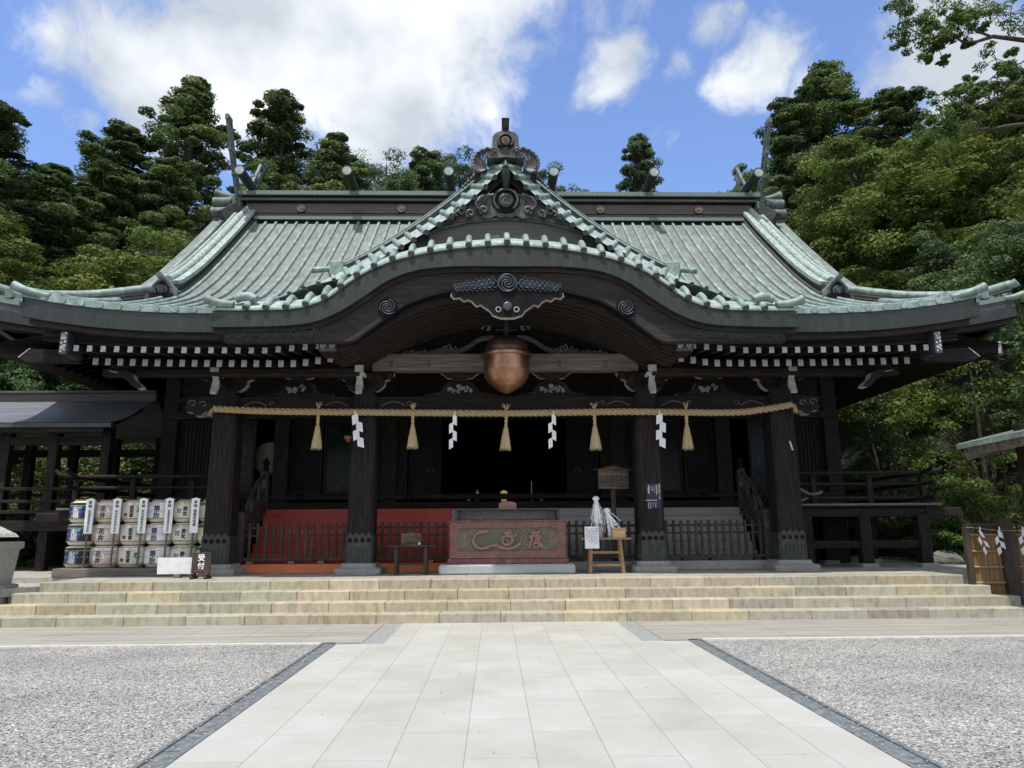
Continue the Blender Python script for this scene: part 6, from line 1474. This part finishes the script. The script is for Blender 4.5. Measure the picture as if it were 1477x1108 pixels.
# ---- shrubs standing apart near the hall
def shrub(x, y, h, r, mat, label, seed, size=.11, nc=40, nper=150, group='shrubs beside the shrine'):
    rng = np.random.default_rng(seed); zb = hterr(x, y)+(.6 if y > 15.2 and hterr(x, y) < .5 else 0); e_ = empty('shrub', (x, y, zb), label, 'shrub', group)
    d = rng.normal(size=(nc, 3)); d /= np.linalg.norm(d, axis=1)[:, None]; d[:, 2] = d[:, 2]*.5+.5; q = rng.uniform(.35, 1.05, nc)[:, None]
    cs = d*q*np.array([r, r, h]); k = rng.uniform(.18, .34, nc)*r; V, T = leaf_cloud(cs, np.stack([k, k, k*.6], 1), nper, size, rng); leaf_object('foliage', V, T, mat, e_)
    m = MB(); [m.tube([(0, 0, -.3), (c[0]*.4, c[1]*.4, c[2]*.6), tuple(c)], [.05*r, .03*r, .01*r], 5) for c in cs[::4]]; m.build('stem', bark, e_, origin=(0, 0, 0)).location = (0, 0, 0)
for i, (x, y, h, r, mt, lb) in enumerate([(11.6, 19.5, 2.4, 1.2, leaf_fresh, 'bright fresh green bush just right of the right veranda corner'), (13.2, 19.0, 2.8, 1.4, leaf_warm, 'yellow green bush behind the pavilion eave'), (12.0, 21.5, 4.2, 1.5, leaf_fresh, 'taller fresh green bush under the right roof corner'),
    (11.2, 23.5, 4.0, 1.6, leaf_deep, 'deep green bush seen through the right veranda'), (14.2, 21.0, 4.6, 1.8, leaf_warm, 'light airy tree-like bush at the right edge above the pavilion'), (12.4, 17.4, 1.7, .9, leaf_warm, 'low yellow green bush behind the bamboo fence'),
    (10.8, 18.0, 1.3, .7, leaf_fresh, 'small bush between the veranda corner and the bamboo fence'), (14.0, 17.6, 2.2, 1.1, leaf_fresh, 'bush at the right edge behind the bamboo fence'), (13.0, 24.5, 6.2, 2.0, leaf_deep, 'high dark bush mass beneath the right eave tip'),
    (-14.0, 22.5, 2.2, 1.5, leaf_fresh, 'green bush seen between the corridor posts at the left edge'), (-11.6, 23.5, 2.4, 1.6, leaf_warm, 'yellow green bush seen through the corridor beside the barrels'), (-16.5, 23.5, 3.0, 1.8, leaf_deep, 'dark bush behind the corridor at the far left'),
    (-10.8, 26.5, 3.4, 1.9, leaf_fresh, 'bush behind the left side of the hall'), (-13.2, 20.9, 1.0, .8, leaf_warm, 'low bush under the corridor floor')]):
    shrub(x, y, h, r, mt, lb, 60+i)
for i, (x, y, z, s, lb) in enumerate([(-13.0, 22.0, 1.9, .55, 'grey garden rock seen between the corridor posts'), (-11.8, 21.6, 1.3, .5, 'mossy rock under the corridor rail near the barrels'), (11.4, 16.9, .7, .5, 'pale rock at the foot of the right veranda'), (12.3, 18.4, 1.2, .55, 'grey rock on the slope behind the bamboo fence'), (10.6, 17.6, .7, .35, 'small rock between the veranda post and the fence')]):
    m = MB(); rr = random.Random(i); N1, N2 = 12, 8
    vs = [(x+s*1.3*math.sin(math.pi*j/N2)*math.cos(6.283*k/N1)*rr.uniform(.8, 1.15), y+s*math.sin(math.pi*j/N2)*math.sin(6.283*k/N1)*rr.uniform(.8, 1.15), z+s*.75*math.cos(math.pi*j/N2)*rr.uniform(.9, 1.1)) for j in range(N2+1) for k in range(N1)]
    m.add(vs, [(j*N1+k, j*N1+(k+1) % N1, (j+1)*N1+(k+1) % N1, (j+1)*N1+k) for j in range(N2) for k in range(N1)], 0, False); tag(m.build('garden_rock', rock, origin=(x, y, z-s)), lb, 'rock', 'garden rocks')
e_ = empty('hydrangea', (-12.4, 19.9, .7), 'hydrangea bush with blue flower heads below the corridor floor', 'shrub'); rng = np.random.default_rng(5)
cs = rng.normal(size=(26, 3))*np.array([.6, .4, .28])+np.array([0, 0, .55]); V, T = leaf_cloud(cs, np.full((26, 3), .2), 90, .11, rng); leaf_object('foliage', V, T, leaf_fresh, e_)
for k in range(9): c = rng.normal(size=3)*np.array([.6, .25, .22])+np.array([0, -.3, .85]); V, T = leaf_cloud(c[None], np.full((1, 3), .12), 160, .05, rng); leaf_object('flower_head', V, T, hyd, e_)
# ---- the near tree whose limbs reach in at the upper right
e_ = empty('camphor_tree', (17.5, 16, 0), 'near camphor tree whose leafy limbs reach into the upper right of the sky', 'tree'); ORG = Vector((17.5, 16, 0)); rng = np.random.default_rng(77); m = MB()
def cp(px, py, dy=0): return (10.0+(px-1290)*.0178, 16+dy, 13.8-(py-50)*.0188)
m.tube([(17.5, 16, -.2), (17.3, 16, 5), (16.8, 16.1, 9.5), (16.6, 16, 13), (16.9, 16, 16)], [.5, .4, .32, .25, .12], 12)
limbs = [[(16.7, 16, 11.2), cp(1530, 62), cp(1477, 60), cp(1430, 52), cp(1395, 60), cp(1365, 48), cp(1335, 30)], [cp(1430, 52), cp(1410, 38), cp(1385, 30), cp(1362, 20)], [cp(1365, 48), cp(1345, 60), cp(1318, 66)], [(16.7, 16, 9.0), cp(1520, 190), cp(1477, 182), cp(1430, 186), cp(1405, 188), cp(1385, 176), cp(1360, 160)],
         [cp(1477, 175), cp(1440, 165), cp(1420, 156), cp(1400, 140), cp(1392, 128)], [(16.7, 16, 10.4), cp(1520, 60), cp(1485, 78), cp(1465, 92), cp(1440, 98)], [cp(1500, 110), cp(1475, 124), cp(1450, 124), cp(1425, 120)], [cp(1405, 188), cp(1380, 190), cp(1350, 188)], [cp(1365, 48), cp(1340, 55), cp(1305, 40)], [cp(1345, 60), cp(1335, 75), cp(1330, 88)]]
for L in limbs: m.tube([(x, y+.1*math.sin(i*2), z) for i, (x, y, z) in enumerate(L)], list(np.linspace(.085 if len(L) > 5 else .035, .012, len(L))), 6)
CL2 = [(1300, 15, .5), (1320, 5, .55), (1305, 45, .5), (1335, 28, .5), (1358, 8, .55), (1385, 10, .5), (1410, 20, .5), (1440, 8, .6), (1462, 15, .5), (1300, 62, .3), (1335, 60, .4), (1365, 55, .35), (1385, 40, .4), (1350, 72, .3), (1330, 86, .18), (1355, 84, .14), (1470, 40, .6), (1490, 30, .6), (1350, 40, .4), (1420, 38, .35), (1372, 26, .35), (1395, 62, .2),
       (1430, 85, .38), (1440, 100, .4), (1452, 78, .28), (1418, 115, .36), (1425, 130, .32), (1450, 112, .25), (1445, 140, .25), (1475, 110, .32), (1470, 130, .3), (1390, 122, .26), (1400, 135, .2), (1362, 138, .42), (1375, 150, .42), (1345, 160, .45), (1360, 172, .42), (1340, 182, .42), (1385, 165, .3), (1330, 195, .4), (1378, 140, .35), (1405, 178, .2), (1325, 170, .3), (1480, 160, .3), (1510, 60, .8), (1530, 120, .8), (1560, 20, 1.0), (1550, 180, .9)]
CC, RR = [], []
for px, py, r in CL2:
    for k in range(5):
        o_ = rng.normal(size=3)*r*.42; c = np.array(cp(px, py))+o_; CC.append(c); q = r*rng.uniform(.32, .5); RR.append((q, q, q*.6))
        m.tube([tuple(np.array(cp(px, py))), tuple(c)], [.012, .005], 4, cap=False)
V, T = leaf_cloud(np.array(CC), np.array(RR), 85, .095, rng, fill=.5); leaf_object('foliage', V, T, leaf_camphor, e_, tuple(ORG)); m.build('limbs', bark, e_)
